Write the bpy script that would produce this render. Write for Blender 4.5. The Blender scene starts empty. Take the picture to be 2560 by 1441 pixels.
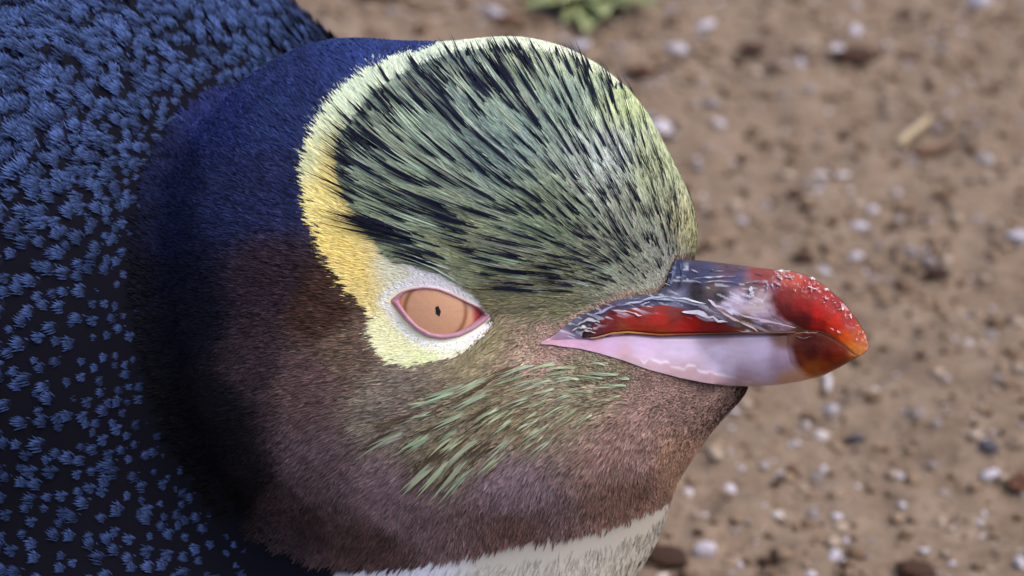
import bpy, math
import numpy as np
from mathutils import Vector, Matrix
rng = np.random.default_rng(11)
scn = bpy.context.scene
col = scn.collection

# ------------------------------------------------------------------ camera, sky, sun, exposure
PITCH = math.radians(28.0)
HEAD_H = 0.17                 # height of the head's centre over the ground, metres
PX = 12000.0                  # design units per metre (the bird is measured in these units)
DIST = 7200.0                 # camera distance from the head in design units (0.6 m)
SP, CP = math.sin(PITCH), math.cos(PITCH)
ORI = np.array([0.0, 0.0, HEAD_H])
AX = np.array([[1, 0, 0], [0, SP, CP], [0, -CP, SP]], float)   # rows: right, up, toward the viewer

def to_world(p):
    return ORI + (np.asarray(p, float) / PX) @ AX

cam_d = bpy.data.cameras.new('camera'); cam = bpy.data.objects.new('camera', cam_d); col.objects.link(cam)
cam.location = Vector(to_world([0, 0, DIST])); cam.rotation_euler = (math.pi / 2 - PITCH, 0, 0)
cam_d.sensor_width = 36.0; cam_d.lens = 18.0 / (1280.0 / DIST)
cam_d.clip_start = 0.01; cam_d.clip_end = 500
cam_d.dof.use_dof = True; cam_d.dof.focus_distance = (DIST - 260) / PX; cam_d.dof.aperture_fstop = 18.0
scn.camera = cam

SUN_EL, SUN_AZ = 62.0, 105.0   # azimuth: degrees from +Y (away from the camera) towards +X
world = bpy.data.worlds.new('World'); scn.world = world; world.use_nodes = True
wn = world.node_tree; wn.nodes.clear()
sky = wn.nodes.new('ShaderNodeTexSky'); sky.sky_type = 'NISHITA'; sky.sun_disc = False
sky.sun_elevation = math.radians(SUN_EL); sky.sun_rotation = math.radians(SUN_AZ)
sky.air_density = 0.8; sky.dust_density = 4.0; sky.ozone_density = 1.0
bg = wn.nodes.new('ShaderNodeBackground'); bg.inputs['Strength'].default_value = 0.15
wo = wn.nodes.new('ShaderNodeOutputWorld')
wn.links.new(sky.outputs[0], bg.inputs[0]); wn.links.new(bg.outputs[0], wo.inputs[0])
sun_d = bpy.data.lights.new('sun', 'SUN'); sun_d.energy = 1.2; sun_d.angle = math.radians(80); sun_d.color = (1, 0.95, 0.88)
sun = bpy.data.objects.new('sun', sun_d); col.objects.link(sun)
el, az = math.radians(SUN_EL), math.radians(SUN_AZ)
sun.rotation_euler = Vector((math.sin(az) * math.cos(el), math.cos(az) * math.cos(el), math.sin(el))).to_track_quat('Z', 'Y').to_euler()
sun.location = (0.6, 0.6, 2)
vs = scn.view_settings
vs.view_transform = 'Standard'; vs.look = 'None'; vs.gamma = 1.0; vs.exposure = 0.6; vs.use_curve_mapping = False

# ------------------------------------------------------------------ helpers
def lin(c):
    c = np.asarray(c, float) / 255.0
    return np.where(c <= 0.04045, c / 12.92, ((c + 0.055) / 1.055) ** 2.4)

def _hash(ix, iy, iz, seed):
    n = (ix.astype(np.int64) * 374761393 + iy.astype(np.int64) * 668265263 + iz.astype(np.int64) * 2147483647 + seed * 1274126177) & 0xffffffff
    n = ((n ^ (n >> 13)) * 1103515245) & 0xffffffff
    n = ((n ^ (n >> 16)) * 69069) & 0xffffffff
    return (n & 0xffffff) / float(0xffffff)

def noise(p, seed=0):
    """smooth value noise, 0..1, for points (N,3)"""
    p = np.asarray(p, float)
    i = np.floor(p); f = p - i; f = f * f * (3 - 2 * f); i = i.astype(np.int64)
    r = 0
    for dx in (0, 1):
        for dy in (0, 1):
            for dz in (0, 1):
                w = (f[:, 0] if dx else 1 - f[:, 0]) * (f[:, 1] if dy else 1 - f[:, 1]) * (f[:, 2] if dz else 1 - f[:, 2])
                r = r + w * _hash(i[:, 0] + dx, i[:, 1] + dy, i[:, 2] + dz, seed)
    return r

def inside(x, y, poly):
    poly = np.asarray(poly, float); r = np.zeros(len(x), bool); j = len(poly) - 1
    for i in range(len(poly)):
        xi, yi = poly[i]; xj, yj = poly[j]
        c = ((yi > y) != (yj > y)) & (x < (xj - xi) * (y - yi) / (yj - yi + 1e-12) + xi)
        r ^= c; j = i
    return r

def poly_dist(x, y, poly, closed=True):
    poly = np.asarray(poly, float); d = np.full(len(x), 1e9)
    n = len(poly)
    for i in range(n if closed else n - 1):
        a = poly[i]; b = poly[(i + 1) % n]; ab = b - a
        t = np.clip(((x - a[0]) * ab[0] + (y - a[1]) * ab[1]) / (ab @ ab + 1e-9), 0, 1)
        d = np.minimum(d, np.hypot(x - a[0] - t * ab[0], y - a[1] - t * ab[1]))
    return d

def resamp0(pts, n_):
    pts = np.asarray(pts, float); s_ = np.r_[0, np.cumsum(np.hypot(*np.diff(pts, axis=0).T))]; u = np.linspace(0, s_[-1], n_)
    return np.stack([np.interp(u, s_, pts[:, 0]), np.interp(u, s_, pts[:, 1])], 1)

def idw(x, y, pts, vals, power=3.0, soft=25.0):
    pts = np.asarray(pts, float); vals = np.asarray(vals, float)
    out = np.zeros((len(x), vals.shape[1])); ws = np.zeros(len(x))
    for p, v in zip(pts, vals):
        w = 1.0 / ((x - p[0]) ** 2 + (y - p[1]) ** 2 + soft ** 2) ** (power / 2)
        out += w[:, None] * v; ws += w
    return out / ws[:, None]

def mesh_obj(name, verts, faces, mat, parent=None, colors=None, smooth=True, origin=None):
    """faces: (M,3) or (M,4) int array. verts in world coordinates; stored relative to parent/origin"""
    me = bpy.data.meshes.new(name)
    verts = np.asarray(verts, float); faces = np.asarray(faces, np.int32)
    o_loc = np.zeros(3)
    if parent is not None: o_loc = np.array(parent.matrix_world.translation) if parent.parent is None else o_loc
    if parent is not None:
        q = parent
        o_loc = np.zeros(3)
        while q is not None:
            o_loc = o_loc + np.array(q.location); q = q.parent
    loc = np.zeros(3)
    if origin is not None: loc = np.asarray(origin, float) - o_loc
    v = (verts - o_loc - loc).astype(np.float32)
    me.vertices.add(len(v)); me.vertices.foreach_set('co', v.ravel())
    k = faces.shape[1]
    me.loops.add(faces.size); me.loops.foreach_set('vertex_index', faces.ravel())
    me.polygons.add(len(faces)); me.polygons.foreach_set('loop_start', np.arange(0, faces.size, k, dtype=np.int32))
    me.polygons.foreach_set('loop_total', np.full(len(faces), k, np.int32))
    me.update(calc_edges=True)
    if smooth: me.polygons.foreach_set('use_smooth', np.ones(len(faces), bool))
    if colors is not None:
        a = me.color_attributes.new('Col', 'FLOAT_COLOR', 'POINT')
        rgba = np.ones((len(v), 4), np.float32); rgba[:, :3] = colors
        a.data.foreach_set('color', rgba.ravel())
    me.materials.append(mat)
    o = bpy.data.objects.new(name, me); col.objects.link(o)
    o.parent = parent; o.location = loc
    return o

def tag(o, label, cat=None, group=None, kind=None):
    o['label'] = label
    if cat: o['category'] = cat
    if group: o['group'] = group
    if kind: o['kind'] = kind
    return o

# ------------------------------------------------------------------ materials
def new_mat(name):
    m = bpy.data.materials.new(name); m.use_nodes = True
    nt = m.node_tree; b = nt.nodes['Principled BSDF']
    return m, nt, b

def attr_mat(name, rough=0.6, spec=0.3, sss=0.0, bump=0.0, bscale=900, coat=0.0, var=0.0, sheen=0.0):
    m, nt, b = new_mat(name)
    a = nt.nodes.new('ShaderNodeAttribute'); a.attribute_name = 'Col'
    src = a.outputs['Color']
    tc = nt.nodes.new('ShaderNodeTexCoord')
    if var:
        n = nt.nodes.new('ShaderNodeTexNoise'); n.inputs['Scale'].default_value = bscale * 0.6; n.inputs['Detail'].default_value = 5
        nt.links.new(tc.outputs['Object'], n.inputs['Vector'])
        mr = nt.nodes.new('ShaderNodeMapRange'); mr.inputs[1].default_value = 0.3; mr.inputs[2].default_value = 0.7
        mr.inputs[3].default_value = 1 - var; mr.inputs[4].default_value = 1 + var
        nt.links.new(n.outputs['Fac'], mr.inputs[0])
        mx = nt.nodes.new('ShaderNodeVectorMath'); mx.operation = 'SCALE'
        nt.links.new(src, mx.inputs[0]); nt.links.new(mr.outputs[0], mx.inputs['Scale']); src = mx.outputs[0]
    nt.links.new(src, b.inputs['Base Color'])
    b.inputs['Roughness'].default_value = rough; b.inputs['Specular IOR Level'].default_value = spec
    b.inputs['Coat Weight'].default_value = coat; b.inputs['Coat Roughness'].default_value = 0.12
    b.inputs['Sheen Weight'].default_value = sheen
    if sss:
        b.inputs['Subsurface Weight'].default_value = sss; b.inputs['Subsurface Radius'].default_value = (1, 0.4, 0.25)
        b.inputs['Subsurface Scale'].default_value = 0.003
    if bump:
        n2 = nt.nodes.new('ShaderNodeTexNoise'); n2.inputs['Scale'].default_value = bscale; n2.inputs['Detail'].default_value = 6
        nt.links.new(tc.outputs['Object'], n2.inputs['Vector'])
        bp = nt.nodes.new('ShaderNodeBump'); bp.inputs['Strength'].default_value = bump; bp.inputs['Distance'].default_value = 0.0006
        nt.links.new(n2.outputs['Fac'], bp.inputs['Height']); nt.links.new(bp.outputs[0], b.inputs['Normal'])
    return m

M_plume = attr_mat('plumage', 0.7, 0.08)
M_skin = attr_mat('underplumage', 0.9, 0.05)
M_horn = attr_mat('bill_horn', 0.48, 0.12, sss=0.08, bump=0.35, bscale=700, coat=0.0, var=0.12)
M_pale = attr_mat('bill_pale_horn', 0.38, 0.4, sss=0.2, bump=0.2, bscale=500, var=0.05)
M_lid = attr_mat('eyelid_skin', 0.5, 0.3, sss=0.15, bump=0.3, bscale=1500, var=0.06)
M_eye = attr_mat('eye_surface', 0.35, 0.3, bump=0.0, coat=0.10, bscale=900, var=0.0)
M_flake = attr_mat('flaking_skin', 0.6, 0.3, bump=0.2, bscale=2000, var=0.1)

# back feather: dark with slate-blue tips, tint differs from feather to feather
def back_mat():
    m, nt, b = new_mat('back_feather_vane')
    a = nt.nodes.new('ShaderNodeAttribute'); a.attribute_name = 'Col'
    oi = nt.nodes.new('ShaderNodeObjectInfo')
    hs = nt.nodes.new('ShaderNodeHueSaturation')
    mr = nt.nodes.new('ShaderNodeMapRange'); mr.inputs[3].default_value = 0.6; mr.inputs[4].default_value = 1.35
    nt.links.new(oi.outputs['Random'], mr.inputs[0]); nt.links.new(mr.outputs[0], hs.inputs['Value'])
    nt.links.new(a.outputs['Color'], hs.inputs['Color']); nt.links.new(hs.outputs[0], b.inputs['Base Color'])
    b.inputs['Roughness'].default_value = 0.7; b.inputs['Specular IOR Level'].default_value = 0.08
    return m
M_back = back_mat()

def ground_mat():
    m, nt, b = new_mat('dirt')
    tc = nt.nodes.new('ShaderNodeTexCoord')
    def nz(scale, det, rough=0.6):
        n = nt.nodes.new('ShaderNodeTexNoise'); n.inputs['Scale'].default_value = scale; n.inputs['Detail'].default_value = det
        n.inputs['Roughness'].default_value = rough; nt.links.new(tc.outputs['Object'], n.inputs['Vector']); return n
    n1 = nz(26, 6); n2 = nz(110, 8, 0.7); n3 = nz(420, 4)
    r1 = nt.nodes.new('ShaderNodeValToRGB')
    e = r1.color_ramp.elements
    e[0].position = 0.30; e[0].color = (*lin((128, 110, 96)), 1); e[1].position = 0.72; e[1].color = (*lin((172, 155, 138)), 1)
    k = e.new(0.5); k.color = (*lin((152, 134, 117)), 1)
    nt.links.new(n1.outputs['Fac'], r1.inputs[0])
    r2 = nt.nodes.new('ShaderNodeValToRGB'); e = r2.color_ramp.elements
    e[0].position = 0.28; e[0].color = (*lin((114, 96, 82)), 1); e[1].position = 0.75; e[1].color = (*lin((184, 168, 158)), 1)
    k = e.new(0.5); k.color = (*lin((152, 134, 118)), 1)
    nt.links.new(n2.outputs['Fac'], r2.inputs[0])
    mx = nt.nodes.new('ShaderNodeMix'); mx.data_type = 'RGBA'; mx.inputs[0].default_value = 0.55
    nt.links.new(r1.outputs[0], mx.inputs[6]); nt.links.new(r2.outputs[0], mx.inputs[7])
    r3 = nt.nodes.new('ShaderNodeMapRange'); r3.inputs[1].default_value = 0.3; r3.inputs[2].default_value = 0.7; r3.inputs[3].default_value = 0.8; r3.inputs[4].default_value = 1.15
    nt.links.new(n3.outputs['Fac'], r3.inputs[0])
    vm = nt.nodes.new('ShaderNodeVectorMath'); vm.operation = 'SCALE'
    nt.links.new(mx.outputs[2], vm.inputs[0]); nt.links.new(r3.outputs[0], vm.inputs['Scale'])
    gn = nt.nodes.new('ShaderNodeVectorMath'); gn.operation = 'MULTIPLY'; gn.inputs[1].default_value = (0.66, 0.635, 0.61)
    nt.links.new(vm.outputs[0], gn.inputs[0]); nt.links.new(gn.outputs[0], b.inputs['Base Color'])
    b.inputs['Roughness'].default_value = 0.95; b.inputs['Specular IOR Level'].default_value = 0.15
    bp = nt.nodes.new('ShaderNodeBump'); bp.inputs['Strength'].default_value = 0.6; bp.inputs['Distance'].default_value = 0.002
    nt.links.new(n2.outputs['Fac'], bp.inputs['Height']); nt.links.new(bp.outputs[0], b.inputs['Normal'])
    return m
M_dirt = ground_mat()

def stone_mat(name, c0, c1, scale=180, rough=0.85, rand=0.25):
    m, nt, b = new_mat(name)
    tc = nt.nodes.new('ShaderNodeTexCoord'); n = nt.nodes.new('ShaderNodeTexNoise'); n.inputs['Scale'].default_value = scale; n.inputs['Detail'].default_value = 6
    nt.links.new(tc.outputs['Object'], n.inputs['Vector'])
    r = nt.nodes.new('ShaderNodeValToRGB'); e = r.color_ramp.elements
    e[0].position = 0.3; e[0].color = (*lin(c0), 1); e[1].position = 0.7; e[1].color = (*lin(c1), 1)
    nt.links.new(n.outputs['Fac'], r.inputs[0])
    oi = nt.nodes.new('ShaderNodeObjectInfo'); mr = nt.nodes.new('ShaderNodeMapRange'); mr.inputs[3].default_value = 1 - rand; mr.inputs[4].default_value = 1 + rand * 0.6
    nt.links.new(oi.outputs['Random'], mr.inputs[0])
    hs = nt.nodes.new('ShaderNodeHueSaturation'); nt.links.new(r.outputs[0], hs.inputs['Color']); nt.links.new(mr.outputs[0], hs.inputs['Value'])
    nt.links.new(hs.outputs[0], b.inputs['Base Color']); b.inputs['Roughness'].default_value = rough; b.inputs['Specular IOR Level'].default_value = 0.25
    bp = nt.nodes.new('ShaderNodeBump'); bp.inputs['Strength'].default_value = 0.4; bp.inputs['Distance'].default_value = 0.0006
    nt.links.new(n.outputs['Fac'], bp.inputs['Height']); nt.links.new(bp.outputs[0], b.inputs['Normal'])
    return m
M_shell = stone_mat('shell_white', (165, 158, 170), (208, 202, 212), 250, 0.6, 0.15)
M_pebble = stone_mat('pebble_grey', (105, 98, 98), (165, 155, 155), 200)
M_clod = stone_mat('dirt_clod_brown', (116, 98, 84), (158, 138, 120), 200, 0.95)
M_dark = stone_mat('dark_litter', (40, 26, 20), (78, 52, 40), 260, 0.8, 0.3)
M_slate = stone_mat('dark_slate', (58, 56, 66), (92, 88, 96), 260, 0.7, 0.2)
M_straw = stone_mat('straw', (150, 132, 104), (196, 178, 150), 300, 0.8, 0.1)
M_bark = stone_mat('bark', (84, 60, 48), (120, 90, 74), 300, 0.85, 0.1)
M_chip = stone_mat('pale_wood', (168, 160, 158), (205, 200, 205), 300, 0.7, 0.1)
M_leafg = stone_mat('weed_leaf', (110, 124, 80), (170, 176, 124), 120, 0.6, 0.3)
M_deadleaf = stone_mat('dead_leaf', (58, 32, 22), (98, 62, 42), 150, 0.7, 0.2)

# ------------------------------------------------------------------ the ground
CAMW = np.array(cam.location)
def ray_dir(x, y):
    d = np.array([x - 1280.0, 720.5 - y, -DIST]) @ AX
    return d / np.linalg.norm(d)
def ground_at(x, y):
    d = ray_dir(x, y); t = -CAMW[2] / d[2]; return CAMW + d * t, t
def gh(x, y):
    p = np.stack([x, y, np.zeros_like(x)], 1)
    return (0.008 * (noise(p * 12, 3) - 0.5) + 0.0052 * (noise(p * 45, 4) - 0.5) + 0.0036 * (noise(p * 110, 5) - 0.5) + 0.0014 * (noise(p * 260, 6) - 0.5))
gc, _ = ground_at(1400, 640)
a = np.linspace(-1, 1, 361)
w = 0.36 * a + 40 * np.sign(a) * np.abs(a) ** 21
GX, GY = np.meshgrid(gc[0] + w, gc[1] + w)
gx, gy = GX.ravel(), GY.ravel()
near = np.clip(1.6 - np.maximum(np.abs(gx - gc[0]), np.abs(gy - gc[1])) / 0.6, 0, 1)
gz = gh(gx, gy) * near
n = len(a); ii = np.arange(n * n).reshape(n, n)
gf = np.stack([ii[:-1, :-1], ii[:-1, 1:], ii[1:, 1:], ii[1:, :-1]], -1).reshape(-1, 4)
g = mesh_obj('ground', np.stack([gx, gy, gz], 1), gf, M_dirt)
tag(g, 'dry brown sandy dirt ground', kind='structure')

# ------------------------------------------------------------------ the bird's form: smooth union of rounded volumes
# every volume: x, y (measured), depth toward viewer, radii, tilt
def E(x, y, W, rx, ry, rw, ang=0.0):
    s = (DIST - W) / DIST
    return (np.array([(x - 1280) * s, (720.5 - y) * s, W]), np.array([rx * s, ry * s, rw]), math.radians(ang))

HEADV = [
    E(1264, 564, 0, 434, 468, 385),            # crown dome
    E(1545, 590, 10, 168, 130, 210),           # forehead
    E(885, 690, -70, 478, 588, 400),           # neck hood
    E(1060, 1060, -20, 500, 300, 370),         # lower neck
    E(1250, 985, 40, 420, 270, 330),           # cheek
    E(1480, 1080, -10, 255, 178, 240, 0),      # throat
    E(1590, 955, 30, 250, 58, 170, 2),         # chin
    E(1660, 1020, 20, 165, 58, 130, 28),       # chin to throat
    E(1480, 800, 60, 250, 140, 190, -8),       # lores
]
BODYV = [
    E(100, 800, -1000, 1010, 1010, 1120),      # shoulders / back
    E(1250, 1250, -120, 415, 300, 250),        # fore neck
    E(1090, 1700, -200, 420, 440, 340),        # breast
    E(400, 1780, -700, 900, 760, 800),         # belly
    E(-500, 1250, -1700, 1150, 1000, 1250),    # rump
    E(-1300, 1500, -2600, 700, 560, 800),      # tail end
]
EYE_R = 205.0
EYE = None

def ell(p, e):
    c, r, ang = e
    q = p - c
    if ang:
        ca, sa = math.cos(ang), math.sin(ang)
        q = np.stack([q[:, 0] * ca + q[:, 1] * sa, -q[:, 0] * sa + q[:, 1] * ca, q[:, 2]], 1)
    k0 = np.sqrt(((q / r) ** 2).sum(1)) + 1e-9
    k1 = np.sqrt(((q / (r * r)) ** 2).sum(1)) + 1e-12
    return k0 * (k0 - 1) / k1
def smin(a, b, k):
    h = np.maximum(k - np.abs(a - b), 0) / k
    return np.minimum(a, b) - h * h * k * 0.25
def sdf_head(p):
    d = ell(p, HEADV[0])
    for e in HEADV[1:]: d = smin(d, ell(p, e), 140)
    return d
def sdf_body(p):
    d = ell(p, BODYV[0])
    for e in BODYV[1:]: d = smin(d, ell(p, e), 260)
    return d
def sdf(p, carve=True):
    d = smin(sdf_head(p), sdf_body(p), 120)
    if carve and EYE is not None:
        d = np.maximum(d, (EYE_R + 22) - np.sqrt(((p - EYE) ** 2).sum(1)))
    return d
def chunked(f, p, n=60000):
    return np.concatenate([f(p[i:i + n]) for i in range(0, len(p), n)]) if len(p) else np.zeros(0)
TET = np.array([[1, -1, -1], [-1, -1, 1], [-1, 1, -1], [1, 1, 1]], float)
def grad(p, f):
    g = np.zeros_like(p)
    for t in TET: g += t * chunked(f, p + t * 2.0)[:, None]
    return g / (np.linalg.norm(g, axis=1, keepdims=True) + 1e-12)
SD = lambda p: sdf(p, False)

def unproj(x, y, W):
    s = (DIST - W) / DIST
    return np.stack([(x - 1280) * s, (720.5 - y) * s, W + 0 * x], 1)
def proj(p):
    s = DIST / (DIST - p[:, 2])
    return 1280 + p[:, 0] * s, 720.5 - p[:, 1] * s
def hit(x, y, f=SD, W0=900.0):
    """depth of the bird's surface behind each measured point"""
    x = np.asarray(x, float); y = np.asarray(y, float); W = np.full(len(x), W0)
    for _ in range(70):
        d = chunked(f, unproj(x, y, W)); W = W - np.clip(d, -60, 200) * 0.8
    miss = np.abs(d) > 15
    W[miss] = -9999
    return W

# eye position
ex, ey = np.array([1092.0]), np.array([779.0])
We = hit(ex, ey); pe = unproj(ex, ey, We); ne = grad(pe, SD)
ne = ne * 0.35 + np.array([[0, 0, 1.0]]) * 0.65; ne /= np.linalg.norm(ne)
EYE = (pe - ne * (EYE_R - 16))[0]

# surface-nets meshing of the form
H = 26.0
lo = np.array([-3700.0, -3000.0, -3700.0]); hi = np.array([800.0, 850.0, 700.0])
dims = np.ceil((hi - lo) / H).astype(int)
ax = [lo[i] + H * np.arange(dims[i]) for i in range(3)]
F = np.empty(dims, np.float32)
YY, ZZ = np.meshgrid(ax[1], ax[2], indexing='ij')
for i, xv in enumerate(ax[0]):
    pp = np.stack([np.full(YY.size, xv), YY.ravel(), ZZ.ravel()], 1)
    F[i] = sdf(pp).reshape(YY.shape)
S = F < 0
cellsum = np.zeros([d - 1 for d in dims], np.int8)
for dx in (0, 1):
    for dy in (0, 1):
        for dz in (0, 1):
            cellsum += S[dx:dims[0] - 1 + dx, dy:dims[1] - 1 + dy, dz:dims[2] - 1 + dz]
act = (cellsum > 0) & (cellsum < 8)
idx = np.full(act.shape, -1, np.int64); cells = np.argwhere(act); idx[act] = np.arange(len(cells))
acc = np.zeros((len(cells), 3)); cnt = np.zeros(len(cells))
corners = [(dx, dy, dz) for dx in (0, 1) for dy in (0, 1) for dz in (0, 1)]
for A in corners:
    for axn in range(3):
        if A[axn] == 0:
            B = list(A); B[axn] = 1
            fa = F[cells[:, 0] + A[0], cells[:, 1] + A[1], cells[:, 2] + A[2]]
            fb = F[cells[:, 0] + B[0], cells[:, 1] + B[1], cells[:, 2] + B[2]]
            c = (fa < 0) != (fb < 0)
            t = fa / (fa - fb + 1e-12)
            pt = np.tile(np.array(A, float), (len(cells), 1)); pt[:, axn] = t
            acc[c] += pt[c]; cnt[c] += 1
SV = lo + H * (cells + acc / cnt[:, None])
faces = []
for axn in range(3):
    sl0 = [slice(None)] * 3; sl1 = [slice(None)] * 3
    sl0[axn] = slice(0, -1); sl1[axn] = slice(1, None)
    a0, a1 = S[tuple(sl0)], S[tuple(sl1)]
    cr = np.argwhere(a0 != a1)
    u, v = (axn + 1) % 3, (axn + 2) % 3
    cr = cr[(cr[:, u] > 0) & (cr[:, v] > 0) & (cr[:, u] < dims[u] - 1) & (cr[:, v] < dims[v] - 1)]
    q = []
    for du, dv in ((-1, -1), (0, -1), (0, 0), (-1, 0)):
        c = cr.copy(); c[:, u] += du; c[:, v] += dv
        q.append(idx[c[:, 0], c[:, 1], c[:, 2]])
    q = np.stack(q, 1)
    flip = S[cr[:, 0], cr[:, 1], cr[:, 2]] == 0
    q[flip] = q[flip][:, ::-1]
    faces.append(q)
SF = np.concatenate(faces)

# ------------------------------------------------------------------ plumage pattern of the species, some shade and sheen put into its colours
BILL_POLY = [(1350, 858), (1385, 836), (1400, 822), (1430, 797), (1480, 772), (1540, 748), (1600, 736), (1650, 732), (1672, 712), (1680, 660), (1692, 640), (1800, 645), (2200, 640), (2200, 960), (1880, 972), (1820, 968), (1760, 960), (1700, 948), (1620, 927), (1560, 905), (1500, 887), (1450, 874), (1400, 868)]
LID_OUT_TOP = [(975, 752), (1000, 731), (1025, 722), (1060, 717), (1095, 721), (1130, 734), (1170, 754), (1205, 772), (1230, 787)]
LID_OUT_BOT = [(1230, 787), (1212, 806), (1182, 827), (1150, 842), (1110, 850), (1070, 845), (1038, 826), (1010, 798), (990, 772), (975, 752)]
LID_IN_TOP = [(1001, 751), (1015, 733), (1038, 725), (1065, 723), (1095, 727), (1130, 741), (1165, 759), (1190, 772), (1204, 783)]
LID_IN_BOT = [(1204, 783), (1190, 797), (1168, 814), (1140, 828), (1108, 834), (1076, 829), (1046, 812), (1022, 786), (1008, 766), (1001, 751)]
LID_POLY = LID_OUT_TOP + LID_OUT_BOT[1:-1]
STRIPE = [(1565, 190), (1580, 120), (1500, 40), (1330, 40), (1240, 40), (1130, 80), (1064, 128), (976, 153), (893, 200), (834, 261), (792, 336), (772, 404), (768, 472), (789, 560), (824, 639), (864, 700), (905, 754), (932, 790), (942, 848), (962, 890), (1004, 912), (1060, 920), (1108, 908), (1148, 886), (1182, 852), (1208, 826), (1230, 793), (1210, 757), (1166, 718), (1108, 686), (1050, 666), (1005, 660), (975, 635), (942, 595), (908, 548), (876, 498), (852, 440), (852, 375), (880, 315), (922, 256), (980, 202), (1062, 160), (1150, 128), (1280, 118), (1340, 122), (1420, 142), (1500, 188), (1540, 222)]
CROWN = [(852, 375), (880, 315), (922, 256), (980, 202), (1062, 160), (1150, 128), (1280, 100), (1280, 40), (1800, 40), (1800, 660), (1690, 645), (1680, 690), (1650, 730), (1540, 745), (1430, 795), (1380, 790), (1240, 785), (1215, 757), (1170, 716), (1110, 683), (1050, 663), (1010, 662), (975, 635), (942, 595), (908, 548), (876, 498), (852, 440)]
BREAST = [(700, 1560), (800, 1470), (900, 1412), (1000, 1395), (1100, 1378), (1300, 1334), (1450, 1312), (1560, 1285), (1640, 1258), (1720, 1225), (1900, 1200), (1900, 2600), (300, 2600), (500, 1800)]
STRIPE_C = [((800, 300), (214, 224, 190)), ((780, 420), (222, 224, 180)), ((830, 520), (242, 224, 146)), ((880, 620), (244, 218, 132)), ((930, 680), (244, 216, 128)), ((905, 770), (236, 214, 138)), ((1000, 690), (228, 228, 205)), ((1080, 690), (238, 236, 242)), ((1180, 740), (232, 230, 214)), ((950, 830), (240, 238, 196)), ((1000, 890), (240, 240, 196)), ((1080, 915), (224, 230, 180)), ((1150, 880), (238, 240, 216)), ((1050, 140), (214, 226, 204)), ((1200, 105), (222, 230, 206)), ((1400, 110), (222, 228, 204)), ((1520, 170), (206, 214, 186)), ((880, 240), (214, 226, 200)), ((870, 450), (242, 220, 138))]
CROWN_C = [((1300, 400), (138, 158, 150)), ((1200, 650), (146, 152, 118)), ((1650, 450), (184, 192, 156)), ((1720, 600), (190, 188, 146)), ((1500, 170), (196, 206, 164)), ((1300, 130), (206, 218, 184)), ((1400, 740), (118, 116, 90)), ((1000, 560), (156, 170, 134)), ((1540, 430), (200, 208, 204)), ((1580, 300), (188, 200, 152)), ((1450, 300), (140, 158, 146)), ((1600, 640), (150, 154, 138)), ((960, 380), (172, 186, 160)), ((1400, 560), (136, 150, 122)), ((1300, 770), (120, 114, 88)), ((1150, 230), (128, 146, 138)), ((1660, 640), (172, 174, 168))]  # whitish point in mid forehead is a sheen spot painted into the crown
SKIN_C = [((1300, 1000), (112, 102, 82)), ((1150, 1080), (112, 104, 86)), ((1450, 950), (120, 112, 94)), ((1250, 840), (118, 110, 86)), ((1000, 1000), (108, 98, 88)), ((900, 880), (92, 76, 66)), ((800, 950), (84, 66, 66)),
          ((1300, 1220), (124, 106, 112)), ((1600, 1120), (128, 104, 98)), ((1690, 1150), (130, 102, 86)), ((1700, 1000), (120, 98, 92)), ((1000, 1250), (112, 94, 98)), ((800, 1150), (88, 72, 76)), ((700, 1250), (58, 46, 48)), ((1300, 1300), (90, 68, 64)), ((950, 1360), (72, 54, 52)), ((1600, 1240), (116, 90, 80)),
          ((700, 300), (32, 42, 80)), ((600, 500), (30, 36, 68)), ((950, 110), (38, 50, 96)), ((720, 480), (31, 36, 68)), ((700, 700), (44, 33, 42)), ((840, 780), (58, 40, 34)), ((650, 900), (54, 42, 48)), ((500, 800), (16, 16, 28)), ((420, 850), (10, 10, 20)), ((400, 1000), (8, 8, 14)), ((460, 1060), (8, 8, 13)), ((500, 1160), (9, 8, 12)), ((380, 700), (8, 9, 18)), ((330, 600), (10, 12, 26)), ((330, 850), (7, 7, 13)), ((350, 1100), (7, 7, 11)), ((420, 1250), (7, 7, 10)), ((330, 400), (16, 20, 44)), ((590, 1260), (12, 10, 12)), ((450, 700), (14, 16, 32)), ((560, 1000), (20, 18, 24)), ((640, 1200), (20, 17, 20)), ((550, 1100), (14, 12, 18)), ((430, 600), (17, 20, 44)), ((440, 450), (20, 25, 54)), ((560, 300), (30, 37, 80)), ((1385, 868), (144, 120, 112)), ((1320, 868), (132, 114, 100))]  # near-black points paint crease shade into the hood's left rim
BREAST_C = [((1500, 1330), (188, 182, 172)), ((1000, 1420), (206, 210, 222)), ((1300, 1400), (180, 176, 168)), ((1600, 1380), (190, 182, 168))]
def cset(cs):
    return np.array([c[0] for c in cs], float), np.array([lin(c[1]) for c in cs])
SETS = {k: cset(v) for k, v in dict(stripe=STRIPE_C, crown=CROWN_C, skin=SKIN_C, breast=BREAST_C).items()}
EYE_RING = [(925, 700), (965, 655), (1015, 663), (1055, 670), (1112, 690), (1170, 720), (1214, 756), (1240, 792), (1214, 830), (1184, 856), (1145, 882), (1098, 898), (1042, 905), (998, 892), (965, 865), (948, 800)]
def zone(x, y, jit=0.0):
    """0 hood/face, 1 crown, 2 pale stripe, 3 breast"""
    if jit:
        x = x + rng.normal(0, jit, len(x)); y = y + rng.normal(0, jit, len(x))
    z = np.zeros(len(x), int)
    z[inside(x, y, CROWN)] = 1
    z[inside(x, y, STRIPE)] = 2
    z[inside(x, y, BREAST)] = 3
    return z
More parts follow.
